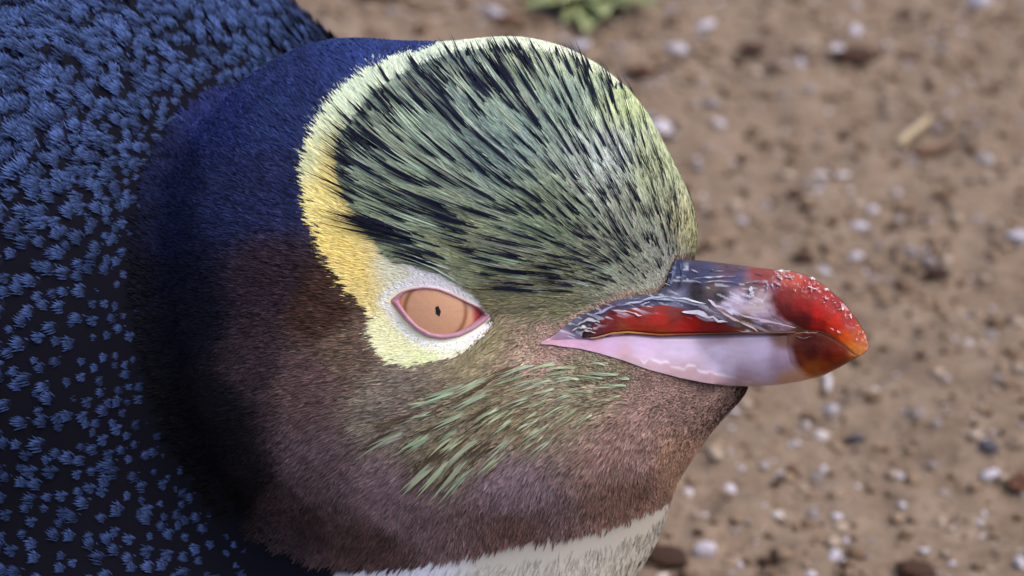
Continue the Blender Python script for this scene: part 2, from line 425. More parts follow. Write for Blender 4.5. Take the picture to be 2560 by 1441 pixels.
def pigment(x, y, z):
    c = np.zeros((len(x), 3))
    for k, nm in ((0, 'skin'), (1, 'crown'), (2, 'stripe'), (3, 'breast')):
        m = z == k
        if m.any(): c[m] = idw(x[m], y[m], *SETS[nm], power=5.0 if k == 0 else 3.6, soft=30)
    return c

# the way the feathers lie: measured strokes root -> tip
STROKES = [((1665, 713), (1497, 580)), ((1600, 720), (1345, 643)), ((1345, 643), (1150, 590)), ((1497, 580), (1330, 440)), ((1330, 440), (1150, 290)), ((1150, 300), (1020, 175)),
    ((980, 487), (815, 397)), ((980, 440), (837, 322)), ((1100, 560), (900, 480)), ((1030, 636), (925, 612)), ((1120, 690), (1010, 650)), ((1350, 200), (1290, 95)), ((1450, 250), (1395, 130)), ((1540, 280), (1495, 165)), ((1600, 350), (1560, 220)),
    ((1680, 600), (1620, 470)), ((1720, 600), (1690, 470)), ((1730, 640), (1722, 560)), ((1620, 620), (1530, 470)), ((1530, 470), (1430, 310)), ((1240, 330), (1130, 200)), ((1060, 330), (950, 220)),
    ((1420, 735), (1260, 705)), ((1450, 765), (1300, 755)), ((1386, 772), (1316, 803)), ((1340, 830), (1240, 890)), ((1150, 910), (1040, 950)), ((930, 800), (850, 800)), ((960, 880), (880, 895)), ((1060, 930), (960, 960)), ((1210, 840), (1130, 920)),
    ((820, 590), (770, 575)), ((800, 400), (755, 370)), ((850, 260), (810, 215)), ((980, 160), (955, 115)), ((1180, 120), (1165, 80)), ((890, 720), (840, 715)), ((960, 690), (900, 690)),
    ((1560, 930), (1400, 910)), ((1415, 952), (1169, 1026)), ((1333, 1014), (1169, 1137)), ((1476, 1047), (1325, 1153)), ((1128, 960), (923, 1014)), ((964, 1178), (902, 1222)), ((1169, 1137), (1090, 1220)),
    ((1374, 1219), (1345, 1290)), ((1579, 1198), (1565, 1260)), ((1700, 1080), (1650, 1150)), ((1760, 1000), (1660, 1020)), ((1680, 1180), (1672, 1240)), ((1000, 1330), (970, 1390)), ((1200, 1300), (1180, 1360)), ((1450, 1350), (1430, 1420)),
    ((700, 600), (600, 585)), ((650, 300), (570, 240)), ((900, 130), (830, 105)), ((650, 900), (560, 935)), ((750, 1100), (690, 1160)), ((830, 1260), (800, 1330)), ((780, 800), (690, 805)), ((850, 950), (760, 975)), ((760, 450), (670, 410)), ((800, 180), (740, 130)),
    ((300, 150), (200, 70)), ((600, 80), (540, -20)), ((100, 350), (0, 270)), ((300, 600), (200, 565)), ((100, 850), (0, 835)), ((300, 1000), (200, 1005)), ((100, 1200), (0, 1140)), ((350, 1350), (250, 1300)), ((400, 1150), (300, 1140))]
SP_ = np.array([((a[0] + b[0]) / 2, (a[1] + b[1]) / 2) for a, b in STROKES])
SDIR = np.array([(b[0] - a[0], b[1] - a[1]) for a, b in STROKES], float); SDIR /= np.linalg.norm(SDIR, axis=1, keepdims=True)
def flow2(x, y):
    return idw(x, y, SP_, SDIR, power=3.2, soft=35)
def tangent(p, nrm):
    x, y = proj(p); f = flow2(x, y)
    de = poly_dist(x, y, LID_POLY); we_ = np.clip(1 - de / 50, 0, 1)[:, None] * 1.0
    o_ = np.stack([(x - 1095) * 0.75, (y - 780) * 1.3], 1); o_ /= np.linalg.norm(o_, axis=1, keepdims=True) + 1e-9
    f = f + o_ * we_
    f /= np.linalg.norm(f, axis=1, keepdims=True) + 1e-9
    a_, b_ = f[:, 0], -f[:, 1]
    nw = nrm[:, 2]; nw = np.where(nw >= 0, 1, -1) * np.maximum(np.abs(nw), 0.3)
    c_ = -(a_ * nrm[:, 0] + b_ * nrm[:, 1]) / nw
    d = np.stack([a_, b_, c_], 1)
    d -= (d * nrm).sum(1, keepdims=True) * nrm
    return d / (np.linalg.norm(d, axis=1, keepdims=True) + 1e-9)

# ------------------------------------------------------------------ penguin: root and body
base_w = to_world(unproj(np.array([300.0]), np.array([1500.0]), -900.0)[0]); base_w[2] = 0.0
penguin = bpy.data.objects.new('penguin', None); col.objects.link(penguin)
penguin.location = Vector(base_w); penguin.empty_display_size = 0.05
tag(penguin, 'penguin with yellow eye stripe, tan eye and red tipped bill resting on the dirt', 'penguin')
bpy.context.view_layer.update()

px_, py_ = proj(SV)
zz = zone(px_, py_)
bodyc = pigment(px_, py_, zz) * 0.75
dh = chunked(sdf_head, SV); db = chunked(sdf_body, SV)
isb = (db < dh)
wb = np.clip((dh - db) / 60 + 0.5, 0, 1)[:, None]
dark = np.tile(lin((17, 17, 26)), (len(SV), 1))
brc = idw(px_, py_, *SETS['breast'])
wz = np.clip((zz == 3).astype(float), 0, 1)[:, None]
bcol = dark * (1 - wz) + brc * wz
bodyc = bodyc * (1 - wb) + bcol * wb
body = mesh_obj('body', to_world(SV), SF, M_skin, penguin, bodyc)
body['label'] = 'dark blue black back, streaked head and white breast'

# ------------------------------------------------------------------ feather blades
tri = np.concatenate([SF[:, [0, 1, 2]], SF[:, [0, 2, 3]]])
TA, TB, TC = SV[tri[:, 0]], SV[tri[:, 1]], SV[tri[:, 2]]
tn = np.cross(TB - TA, TC - TA); ta = np.linalg.norm(tn, axis=1) * 0.5; tn /= (2 * ta[:, None] + 1e-9)
tcn = (TA + TB + TC) / 3
tx, ty = proj(tcn)
view = np.array([0, 0, DIST]) - tcn; view /= np.linalg.norm(view, axis=1, keepdims=True)
facing = (tn * view).sum(1)
tri_head = chunked(sdf_head, tcn) < chunked(sdf_body, tcn) + 45
skin_tri = chunked(SD, tcn) > -14          # not the wall of the eye socket
inview = skin_tri & (tx > -500) & (tx < 3000) & (ty > -400) & (ty < 1900)

def sample(mask, count, wfun=None):
    ids = np.nonzero(mask)[0]; wgt = ta[ids].copy()
    if wfun is not None: wgt *= wfun(ids)
    pick = ids[np.searchsorted(np.cumsum(wgt) / wgt.sum(), rng.random(count)).clip(0, len(ids) - 1)]
    r1, r2 = np.sqrt(rng.random(count)), rng.random(count)
    p = TA[pick] * (1 - r1)[:, None] + TB[pick] * (r1 * (1 - r2))[:, None] + TC[pick] * (r1 * r2)[:, None]
    return p

def settle(p, f=SD, it=2):
    for _ in range(it):
        n_ = grad(p, f); d = chunked(f, p); p = p - n_ * d[:, None]
    return p, grad(p, f)

def blades(p, L, Wd, lift, c0, c1, segs=3, f=SD, roll=0.5, wob=0.12, spike=False, sink=4.0, flat=0.35):
    """strips that start on the skin, follow the lie of the plumage and taper to a point"""
    p, nn = settle(p, f, 1)
    N = len(p); P = []; Ns = []; Ds = []
    tw = rng.normal(0, wob, N)
    q = p.copy(); n_ = nn
    for k in range(segs + 1):
        d = tangent(q, n_); side = np.cross(n_, d)
        d = d * np.cos(tw)[:, None] + side * np.sin(tw)[:, None]
        t = k / segs
        P.append(q + n_ * ((lift * L * (t - flat * t * t)) - sink * (1 - t))[:, None]); Ns.append(n_); Ds.append(d)
        if k < segs:
            q = q + d * (L / segs)[:, None]
            n2 = grad(q, f); dd = chunked(f, q); q = q - n2 * np.clip(dd, -30, 30)[:, None]; n_ = n2
    rl = rng.normal(0, roll, N)
    V = np.zeros((N, 2 * segs + 1, 3)); C = np.zeros((N, 2 * segs + 1, 3))
    for k in range(segs + 1):
        t = k / segs
        side = np.cross(Ns[k], Ds[k]); s2 = side * np.cos(rl)[:, None] + Ns[k] * np.sin(rl)[:, None]
        cc = c0 * (1 - t) + c1 * t
        if k < segs:
            wk = Wd * (0.35 + 1.95 * t if t < 0.34 else (max(0.0, 1 - t) / 0.66) ** 1.25) * 0.5 if spike else Wd * (0.75 + 0.5 * t if t < 0.5 else 1.0 - 0.75 * (t - 0.5)) * 0.5
            V[:, 2 * k] = P[k] - s2 * wk[:, None]; V[:, 2 * k + 1] = P[k] + s2 * wk[:, None]
            C[:, 2 * k] = cc; C[:, 2 * k + 1] = cc
        else:
            V[:, 2 * k] = P[k]; C[:, 2 * k] = cc
    ft = []
    for k in range(segs - 1):
        ft += [(2 * k, 2 * k + 1, 2 * k + 3), (2 * k, 2 * k + 3, 2 * k + 2)]
    ft.append((2 * segs - 2, 2 * segs - 1, 2 * segs))
    ft = np.array(ft); nv = 2 * segs + 1
    Fc = (ft[None] + (np.arange(N) * nv)[:, None, None]).reshape(-1, 3)
    return V.reshape(-1, 3), Fc, C.reshape(-1, 3)

def free_len(p, L, polys, extra, solid=False):
    """shorten feathers that would lie across bare or differently coloured plumage"""
    x, y = proj(p); L = L.copy(); xx, yy = x.copy(), y.copy(); done = np.zeros(len(x), bool); n_ = 10
    ins0 = np.zeros(len(x), bool)
    for pl in polys: ins0 |= inside(x, y, pl)
    for k in range(1, n_ + 1):
        if solid:                               # follow the curved skin
            if k == 1: q3 = p.copy(); L0 = L.copy()
            nn_ = grad(q3, sdf_head); q3 = q3 + tangent(q3, nn_) * (L0 / n_)[:, None]
            q3 = q3 - nn_ * np.clip(chunked(sdf_head, q3), -30, 30)[:, None]
            xx, yy = proj(q3)
        else:
            f = flow2(xx, yy); f /= np.linalg.norm(f, axis=1, keepdims=True) + 1e-9
            xx = xx + f[:, 0] * L / n_; yy = yy + f[:, 1] * L / n_
        ins = np.zeros(len(x), bool)
        for pl in polys: ins |= inside(xx, yy, pl)
        h_ = ins & ~done & ~ins0
        L[h_] = L[h_] * (k - 1) / n_ + extra[h_]; done |= h_
    L[ins0] = np.minimum(L[ins0], 14)
    return np.maximum(L, 6)

def plumage(name, sets, label):
    V, Fc, C, off = [], [], [], 0
    for v, f_, c in sets:
        V.append(v); Fc.append(f_ + off); C.append(c); off += len(v)
    o = mesh_obj(name, to_world(np.concatenate(V)), np.concatenate(Fc), M_plume, penguin, np.clip(np.concatenate(C), 0, 0.92), smooth=False)
    o['kind'] = 'stuff'; o['label'] = label
    return o

BILL_IN = [(1352, 860), (1380, 848), (1400, 834), (1430, 809), (1480, 784), (1540, 759), (1600, 747), (1650, 743), (1674, 722), (1684, 675), (1696, 656), (1800, 662), (2200, 660), (2200, 960), (1880, 962), (1820, 959), (1760, 951), (1700, 938), (1620, 917), (1560, 895), (1500, 878), (1450, 866), (1400, 862)]
def keep(p, zsel=None, jit=7.0):
    x, y = proj(p)
    ok = ~inside(x, y, BILL_IN) & ~inside(x, y, LID_POLY)
    nw = 1
    z = zone(x, y, jit)
    z[inside(x + rng.normal(0, 6, len(x)), y + rng.normal(0, 6, len(x)), EYE_RING)] = 2
    return x, y, z, ok

def varied(c, amt, hue=0.04):
    n_ = len(c)
    return c * np.exp(rng.normal(0, amt, (n_, 1))) * (1 + rng.normal(0, hue, (n_, 3)))

head_mask = tri_head & inview & (facing > -0.35)
hx0 = lambda ids: np.where(facing[ids] > 0.0, 1.0, 0.5)
P0 = sample(head_mask, 250000, hx0)
_a = rng.uniform(0, 2 * math.pi, 20000); _r = np.sqrt(rng.uniform(0.02, 1, 20000))
_x, _y = 1098 + 195 * _r * np.cos(_a), 782 + 165 * _r * np.sin(_a)
P0 = np.concatenate([P0, unproj(_x, _y, hit(_x, _y, sdf_head))])
x0, y0, z0, ok0 = keep(P0)
# thin out regions
P0, x0, y0, z0 = P0[ok0], x0[ok0], y0[ok0], z0[ok0]
SH = sdf_head

# crown
m = z0 == 1
p, x, y = P0[m], x0[m], y0[m]
c = pigment(x, y, np.ones(len(x), int))
d_bill = np.hypot(x - 1670, y - 700)
L = (np.clip(14 + d_bill / 9.0, 24, 62)) * rng.uniform(0.7, 1.3, len(x))
Wd = np.clip(d_bill / 70, 3.2, 6.5) * rng.uniform(0.7, 1.3, len(x))
streak = noise(np.stack([np.arctan2(y - 720, x - 1720) * 34, d_bill / 170, np.zeros(len(x))], 1), 8)
darkf = np.clip((streak - 0.62) * 4, 0, 0.35) * np.clip(1.1 - np.clip((x - 1480) / 260, 0, 1), 0.2, 1) * (y > 150)
cd = lin((30, 36, 58))
c = c * (1 - darkf[:, None]) + cd * darkf[:, None]
cr = varied(c, 0.16)
L = free_len(p, L, [EYE_RING], rng.uniform(2, 14, len(L)))
L = free_len(p, L, [STRIPE], rng.uniform(2, 16, len(L)))
crown_set = [blades(p, L, Wd, 0.10 + 0.05 * rng.random(len(x)), cr * 0.85, cr * 1.08, f=SH)]
# long dark shaft streaks that run out over the pale stripe
def strokes(n_try, region, dens, Lr, Wr, nb, colr, lift, spread=5.0, segs=6, var=0.15, sep=None, over=48.0, opow=2.0, spike=True, hmin=9.0):
    q = sample(head_mask, n_try); xx, yy = proj(q)
    ok = inside(xx, yy, region) & ~inside(xx, yy, STRIPE) & ~inside(xx, yy, BILL_POLY) & ~inside(xx, yy, LID_POLY) & (rng.random(len(xx)) < dens(xx, yy))
    q, xx, yy = q[ok], xx[ok], yy[ok]
    if sep is not None:                         # keep streaks apart: side by side and end to end
        fl_ = flow2(xx, yy); fl_ /= np.linalg.norm(fl_, axis=1, keepdims=True) + 1e-9
        sa, sp_ = sep(xx, yy); kept = []
        for i in range(len(xx)):
            if kept:
                kk = np.array(kept); dx = xx[kk] - xx[i]; dy = yy[kk] - yy[i]
                al = dx * fl_[i, 0] + dy * fl_[i, 1]; pe_ = -dx * fl_[i, 1] + dy * fl_[i, 0]
                if ((al / sa[i]) ** 2 + (pe_ / sp_[i]) ** 2 < 1).any(): continue
            kept.append(i)
        kk = np.array(kept); q, xx, yy = q[kk], xx[kk], yy[kk]
    Lb = Lr(xx, yy) * rng.uniform(0.6, 1.25, len(xx)); cb = varied(np.tile(lin(colr), (len(xx), 1)), var)
    idx_ = np.repeat(np.arange(len(xx)), nb)
    qq = q[idx_] + rng.normal(0, 1, (len(idx_), 3)) * (spread * Wr(xx, yy)[idx_] / 12.0)[:, None]
    L2 = Lb[idx_] * rng.uniform(0.5, 1.15, len(idx_))
    qq = settle(qq, SH, 1)[0]
    L2 = free_len(qq, L2, [EYE_RING], rng.uniform(0, 8, len(L2)), True)
    L2 = free_len(qq, L2, [STRIPE], rng.uniform(0.05, 1.0, len(xx))[idx_] ** opow * over * rng.uniform(0.6, 1.1, len(idx_)), True)
    L2 = np.maximum(L2, 10)
    W2 = Wr(xx, yy)[idx_] * rng.uniform(0.25, 0.55, len(idx_))
    c2 = varied(cb[idx_], 0.12)
    return blades(qq, L2, W2, np.maximum(lift, hmin / L2) * rng.uniform(0.85, 1.15, len(L2)), c2, c2 * 0.85, segs=segs, f=SH, roll=0.3, wob=0.03, spike=spike, sink=7.0)
CROWN_IN = [(872, 400), (894, 330), (936, 268), (994, 214), (1080, 175), (1170, 150), (1290, 135), (1420, 150), (1520, 210), (1600, 300), (1660, 420), (1700, 520), (1715, 620), (1690, 645), (1675, 690), (1600, 725), (1500, 740), (1380, 740), (1240, 715), (1150, 680), (1060, 640), (1000, 610), (965, 570), (925, 510), (890, 450)]
dens_c = lambda x, y: np.clip(1.15 - (np.clip(x - 1450, 0, 300) / 300) * 0.75, 0.2, 1) * np.clip(1.2 - np.clip(y - 620, 0, 120) / 130, 0.25, 1) * (1 - np.exp(-((x - 1560) ** 2 + (y - 460) ** 2) / 34.0 ** 2))  # dark streaks thinned out round the painted sheen spot
Lc = lambda x, y: np.clip(50 + np.hypot(x - 1690, y - 710) * 0.22, 60, 190)
Wc = lambda x, y: np.clip(np.hypot(x - 1690, y - 710) / 48, 4, 15)
dB = lambda x, y: np.hypot(x - 1690, y - 710)
Ld = lambda x, y: np.clip(85 + dB(x, y) * 0.34, 100, 340)
crown_set.append(strokes(6000, CROWN_IN, lambda x, y: np.full(len(x), 0.9), Ld, Wc, 6, (158, 172, 152), 0.09, over=16.0, var=0.22, sep=lambda x, y: (60 + 0 * x, np.clip(dB(x, y) / 60, 4, 13))))
crown_set.append(strokes(9000, CROWN_IN, dens_c, Ld, lambda x, y: Wc(x, y) * 1.75, 4, (20, 24, 42), 0.16, hmin=24.0, spread=0.55, segs=9, sep=lambda x, y: (np.clip(dB(x, y) * 0.22, 50, 150), np.clip(dB(x, y) / 27, 7, 27)), over=120.0, opow=1.2))
crown_set.append(strokes(5000, CROWN_IN, dens_c, lambda x, y: Ld(x, y) * 0.7, lambda x, y: Wc(x, y) * 1.15, 3, (26, 30, 46), 0.17, hmin=22.0, spread=0.6, segs=8, sep=lambda x, y: (np.clip(dB(x, y) * 0.16, 30, 90), np.clip(dB(x, y) / 30, 6, 25)), over=110.0, opow=1.2))
# pointed dark tips that lie out over the yellow stripe
_e = resamp0([(1000, 655), (950, 600), (914, 550), (880, 500), (852, 440), (852, 372), (880, 312), (922, 254), (980, 200), (1062, 158), (1150, 128), (1280, 116), (1400, 130), (1490, 178)], 62)
_e = _e[rng.integers(0, 62, 56)] + rng.normal(0, 12, (56, 2))
_f = flow2(_e[:, 0], _e[:, 1]); _f /= np.linalg.norm(_f, axis=1, keepdims=True)
_in = rng.uniform(80, 190, 56); _rx, _ry = _e[:, 0] - _f[:, 0] * _in, _e[:, 1] - _f[:, 1] * _in
_h = hit(_rx, _ry, sdf_head); _k = (_h > -900) & ~inside(_rx, _ry, EYE_RING)
_q = unproj(_rx[_k], _ry[_k], _h[_k]); _L = (_in[_k] + rng.uniform(0.1, 1, _k.sum()) ** 1.1 * 85) * 1.15
_i = np.repeat(np.arange(len(_q)), 3)
_L3 = _L[_i] * rng.uniform(0.75, 1.08, len(_i)); _c3 = varied(np.tile(lin((24, 26, 40)), (len(_i), 1)), 0.2)
crown_set.append(blades(_q[_i] + rng.normal(0, 1.6, (len(_i), 3)), _L3, rng.uniform(4, 9, len(_i)), 30.0 / _L3, _c3, _c3 * 0.9, segs=8, f=SH, roll=0.3, wob=0.05, spike=True, sink=8.0))
NEARBILL = [(1690, 648), (1735, 642), (1750, 600), (1735, 510), (1680, 420), (1500, 420), (1380, 480), (1320, 600), (1330, 720), (1450, 755), (1560, 742), (1650, 730), (1675, 690)]
crown_set.append(strokes(5200, NEARBILL, lambda x, y: np.full(len(x), 0.85), lambda x, y: np.full(len(x), 74.0), lambda x, y: 8 + np.hypot(x - 1690, y - 710) / 40, 2, (30, 30, 40), 0.15, segs=5, spread=1.5))
crown_set.append(strokes(3000, NEARBILL, lambda x, y: np.full(len(x), 0.85), lambda x, y: np.full(len(x), 66.0), lambda x, y: 4 + np.hypot(x - 1690, y - 710) / 60, 2, (168, 176, 146), 0.15, segs=5, var=0.2, over=12.0))
crown_o = plumage('crown_plumage', crown_set, 'pale green crown feathers with long dark shaft streaks')

# stripe and eye ring
m = z0 == 2
p, x, y = P0[m], x0[m], y0[m]
c = pigment(x, y, np.full(len(x), 2)); dl = poly_dist(x, y, LID_POLY)
near_e = np.clip(1 - dl / 26, 0, 1)[:, None]
c = c * (1 - near_e) + lin((244, 243, 246)) * near_e
L = np.clip(dl * 0.5, 15, 36) * rng.uniform(0.6, 1.35, len(x)); Wd = np.clip(dl / 22, 3.6, 4.8) * rng.uniform(0.7, 1.3, len(x))
cs_ = varied(c, 0.07, 0.02)
cs_ = np.clip(cs_, 0, 0.9)
plumage('stripe_plumage', [blades(p, L, Wd, 0.12 + 0.06 * rng.random(len(x)), cs_, cs_ * 1.03, f=SH)], 'pale yellow stripe feathers running round the nape from the eye')

# face, cheek, throat
m = (z0 == 0)
p, x, y = P0[m], x0[m], y0[m]
c = pigment(x, y, np.zeros(len(x), int))
chin = np.clip((x - 1480) / 200, 0, 1) * (y > 880)
L = np.where(x < 760, 34, 40) * rng.uniform(0.65, 1.3, len(x)) * (1 - 0.55 * chin)
L = np.maximum(L * np.clip(poly_dist(x, y, BILL_POLY) / 90, 0.35, 1), 17)
Wd = np.where(x < 760, 6.0, 5.0) * rng.uniform(0.7, 1.3, len(x)) * (1 - 0.25 * chin)
cc = varied(c, 0.20, 0.05)
# clumps
cl = noise(np.stack([x / 17, y / 13, np.zeros(len(x))], 1), 21)
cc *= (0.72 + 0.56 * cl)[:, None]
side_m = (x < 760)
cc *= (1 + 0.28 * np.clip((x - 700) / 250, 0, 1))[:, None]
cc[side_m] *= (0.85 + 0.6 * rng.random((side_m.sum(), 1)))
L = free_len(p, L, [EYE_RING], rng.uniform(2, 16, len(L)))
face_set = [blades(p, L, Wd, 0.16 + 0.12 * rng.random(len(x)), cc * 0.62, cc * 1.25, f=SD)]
CHEEK = [(1540, 915), (1400, 895), (1290, 890), (1220, 930), (1150, 980), (1100, 1040), (1120, 1090), (1150, 1130), (1200, 1165), (1330, 1110), (1440, 1040), (1560, 985), (1610, 950)]
one = lambda v: (lambda x, y: np.full(len(x), float(v)))
Lk = lambda x, y: np.clip((1720 - x) * 0.26, 42, 90)
Wk = lambda x, y: np.clip((1700 - x) / 34, 6, 17)
CHEEK2 = [(1600, 935), (1520, 910), (1400, 892), (1290, 888), (1200, 930), (1110, 975), (1040, 1040), (1060, 1090), (1120, 1135), (1220, 1150), (1330, 1110), (1440, 1060), (1560, 1000), (1620, 960)]
Lq = lambda x, y: np.clip((1880 - x) * 0.26, 100, 165)
Wq = lambda x, y: np.clip((1720 - x) / 30, 7, 19)
face_set.append(strokes(5000, CHEEK2, one(0.9), Lq, lambda x, y: Wq(x, y) * 1.2, 4, (88, 70, 58), 0.12, spread=2, segs=6, sep=lambda x, y: (60 + 0 * x, Wq(x, y) * 0.7)))
face_set.append(strokes(6000, CHEEK2, one(0.9), Lq, lambda x, y: Wq(x, y) * 1.9, 6, (158, 171, 142), 0.14, hmin=18.0, spread=0.8, segs=6, var=0.14, sep=lambda x, y: (Lq(x, y) * 0.55, Wq(x, y) * 1.12)))
LORES = [(1240, 800), (1300, 745), (1420, 745), (1520, 735), (1440, 785), (1380, 825), (1330, 850), (1270, 900), (1180, 950), (1130, 950), (1200, 880)]
face_set.append(strokes(2600, LORES, one(0.9), one(42), one(5.5), 3, (74, 62, 50), 0.14))
face_set.append(strokes(1900, LORES, one(0.9), one(42), one(6), 3, (140, 140, 114), 0.14))
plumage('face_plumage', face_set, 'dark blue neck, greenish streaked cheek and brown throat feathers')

# breast
bm = (~tri_head) & inview & (facing > -0.35)
pb = sample(bm & inside(tx, ty, [(600, 1200), (1900, 1150), (1900, 1900), (400, 1900)]), 26000)
x, y = proj(pb); z = zone(x, y, 8)
pb, x, y = pb[z == 3], x[z == 3], y[z == 3]
c = varied(idw(x, y, *SETS['breast']) * 0.85, 0.05, 0.015)
plumage('breast_plumage', [blades(pb, 42 * rng.uniform(0.7, 1.3, len(x)), 7 * rng.uniform(0.7, 1.3, len(x)), np.full(len(x), 0.07), c, c, f=SD)], 'cream white breast feathers under the throat')

# ------------------------------------------------------------------ back feathers, one by one
def feather_mesh(name, seed):
    r = np.random.default_rng(seed)
    V, Fc, C = [], [], []
    dk = lin((9, 9, 16)); md = lin((16, 18, 36)); tp = lin((78, 102, 160))
    def colr(t): 
        t = np.clip(t, 0, 1)
        return dk + (md - dk) * min(t / 0.62, 1) if t < 0.62 else md + (tp * 0.5 - md) * min((t - 0.62) / 0.25, 1)
    prof = [(0.0, 0.08), (0.3, 0.13), (0.55, 0.14), (0.7, 0.10), (0.8, 0.03)]
    for t, w_ in prof:
        zc = 0.05 * math.sin(t * 2.6)
        V += [(t, -w_, zc - 0.03), (t, 0, zc), (t, w_, zc - 0.03)]; C += [colr(t)] * 3
    for k in range(4):
        b_ = 3 * k
        Fc += [(b_, b_ + 3, b_ + 1), (b_ + 1, b_ + 3, b_ + 4), (b_ + 1, b_ + 4, b_ + 2), (b_ + 2, b_ + 4, b_ + 5)]
    for j in range(26):                      # loose barbs that make the soft pale tip
        u = (j + 0.5) / 26 * 2 - 1; u += r.normal(0, 0.10)
        a_ = u * 0.22 + r.normal(0, 0.08)
        rx_ = 0.52 - 0.10 * abs(u) + r.uniform(-0.12, 0.16); ry_ = u * 0.13
        ln = r.uniform(0.22, 0.44) * (1 - 0.25 * abs(u))
        dx_, dy_ = math.cos(a_), math.sin(a_)
        zb = 0.05 * math.sin(rx_ * 2.6) + r.uniform(0.0, 0.05)
        i0 = len(V)
        V += [(rx_ - dy_ * 0.026, ry_ + dx_ * 0.026, zb), (rx_ + dy_ * 0.026, ry_ - dx_ * 0.026, zb), (rx_ + dx_ * ln, ry_ + dy_ * ln, zb + r.uniform(-0.05, 0.01))]
        cc_ = tp * r.uniform(0.75, 1.25); C += [cc_ * 0.12, cc_ * 0.12, cc_]
        Fc.append((i0, i0 + 1, i0 + 2))
    return np.array(V), np.array(Fc), np.array(C)
FV = [feather_mesh('feather', s) for s in range(5)]
tri_back = chunked(sdf_head, tcn) > chunked(sdf_body, tcn) - 25
cand = np.concatenate([sample(tri_back & (facing > -0.3) & inview & (tx < 1000), 20000), sample(tri_back & skin_tri & (facing > -0.7) & (tx < 900) & ~inview, 9000)])
cx_, cy_ = proj(cand)
zc_ = zone(cx_, cy_)
cand = cand[zc_ != 3]; cx_, cy_ = proj(cand)
dhead = chunked(sdf_head, cand)
spc = (14 + 11 * np.clip(dhead / 260, 0, 1)) * (0.86 + 0.46 * np.clip((cy_ - 420) / 350, 0, 1)) * rng.uniform(0.8, 1.35, len(cand))
spc = np.where((cx_ < -60) | (cy_ < -60) | (cy_ > 1500), 62, spc)
sel = []
arr = np.zeros((0, 3))
for i in range(len(cand)):
    if dhead[i] < -40 or (cx_[i] > 640 and cy_[i] > 1100): continue
    if len(arr) and (((arr - cand[i]) ** 2).sum(1) < spc[i] ** 2).any(): continue
    arr = np.vstack([arr, cand[i]]); sel.append(i)
sel = np.array(sel); pf = cand[sel]; dh_ = dhead[sel]
pf, nf = settle(pf, SD)
df = tangent(pf, nf)
_fy = proj(pf)[1]
lowf = np.clip((_fy - 480) / 350, 0, 1)
Lf = (44 + 36 * np.clip(dh_ / 260, 0, 1)) * rng.uniform(0.7, 1.25, len(pf)) * (0.97 - 0.20 * lowf)
Wf = rng.uniform(1.1, 1.5, len(pf))
lf = rng.normal(0.20, 0.06, len(pf)); yaw = rng.normal(0, 0.16, len(pf))
fx, fy = proj(pf)
vis = (fx > -30) & (fx < 900) & (fy > -40) & (fy < 1480)
order = np.argsort(-(Lf * vis * np.where(dh_ > 60, 1, 0.6)))
# mesh data for single feathers, in metres
meshes = []
tmp = []
for k, (v, f_, c) in enumerate(FV):
    o = mesh_obj('back_feather', v, f_, M_back, None, c, smooth=True); meshes.append(o.data); tmp.append(o)
for o in tmp: bpy.data.objects.remove(o)
stuff_sets = []
for rank, i in enumerate(order):
    d = df[i]; n_ = nf[i]; s_ = np.cross(n_, d)
    d = d * math.cos(yaw[i]) + s_ * math.sin(yaw[i])
    d = d * math.cos(lf[i]) + n_ * math.sin(lf[i]); n2 = n_ - d * (n_ @ d); n2 /= np.linalg.norm(n2); s_ = np.cross(n2, d)
    org = pf[i] - n_ * 6
    B = np.stack([d * Lf[i], s_ * Lf[i] * Wf[i], n2 * Lf[i]], 0)    # rows
    if rank < 300:
        Bw = (B / PX) @ AX; ow = to_world(org) - base_w
        o = bpy.data.objects.new('back_feather', meshes[rank % 5]); col.objects.link(o); o.parent = penguin
        mw = Matrix.Identity(4)
        for r_ in range(3):
            for c_ in range(3): mw[r_][c_] = Bw[c_][r_]
            mw[r_][3] = ow[r_]
        o.matrix_local = mw
    else:
        v, f_, c = FV[rank % 5]
        stuff_sets.append((v @ B + org, f_, c * rng.uniform(0.55, 1.15)))
plumage('back_plumage', stuff_sets, 'smaller slate tipped dark feathers over the back and shoulder')

# ------------------------------------------------------------------ eye
th = np.linspace(0, math.pi * 0.62, 44); ph = np.linspace(0, 2 * math.pi, 96, endpoint=False)
axis = np.array([0, 0, 1.0])
T_, P_ = np.meshgrid(th, ph, indexing='ij')
ev = EYE + EYE_R * np.stack([np.sin(T_) * np.cos(P_), np.sin(T_) * np.sin(P_), np.cos(T_)], -1).reshape(-1, 3)
nr, nc = len(th), len(ph); gi = np.arange(nr * nc).reshape(nr, nc); gj = np.roll(gi, -1, 1)
ef = np.stack([gi[:-1], gi[1:], gj[1:], gj[:-1]], -1).reshape(-1, 4)
def sphere_grid(R, x, y):
    """front of the eyeball behind measured points"""
    W = np.full(len(x), EYE[2] + R)
    for _ in range(4):
        q = unproj(x, y, W); r2 = R * R - (q[:, 0] - EYE[0]) ** 2 - (q[:, 1] - EYE[1]) ** 2
        W = EYE[2] + np.sqrt(np.maximum(r2, 0))
    return W
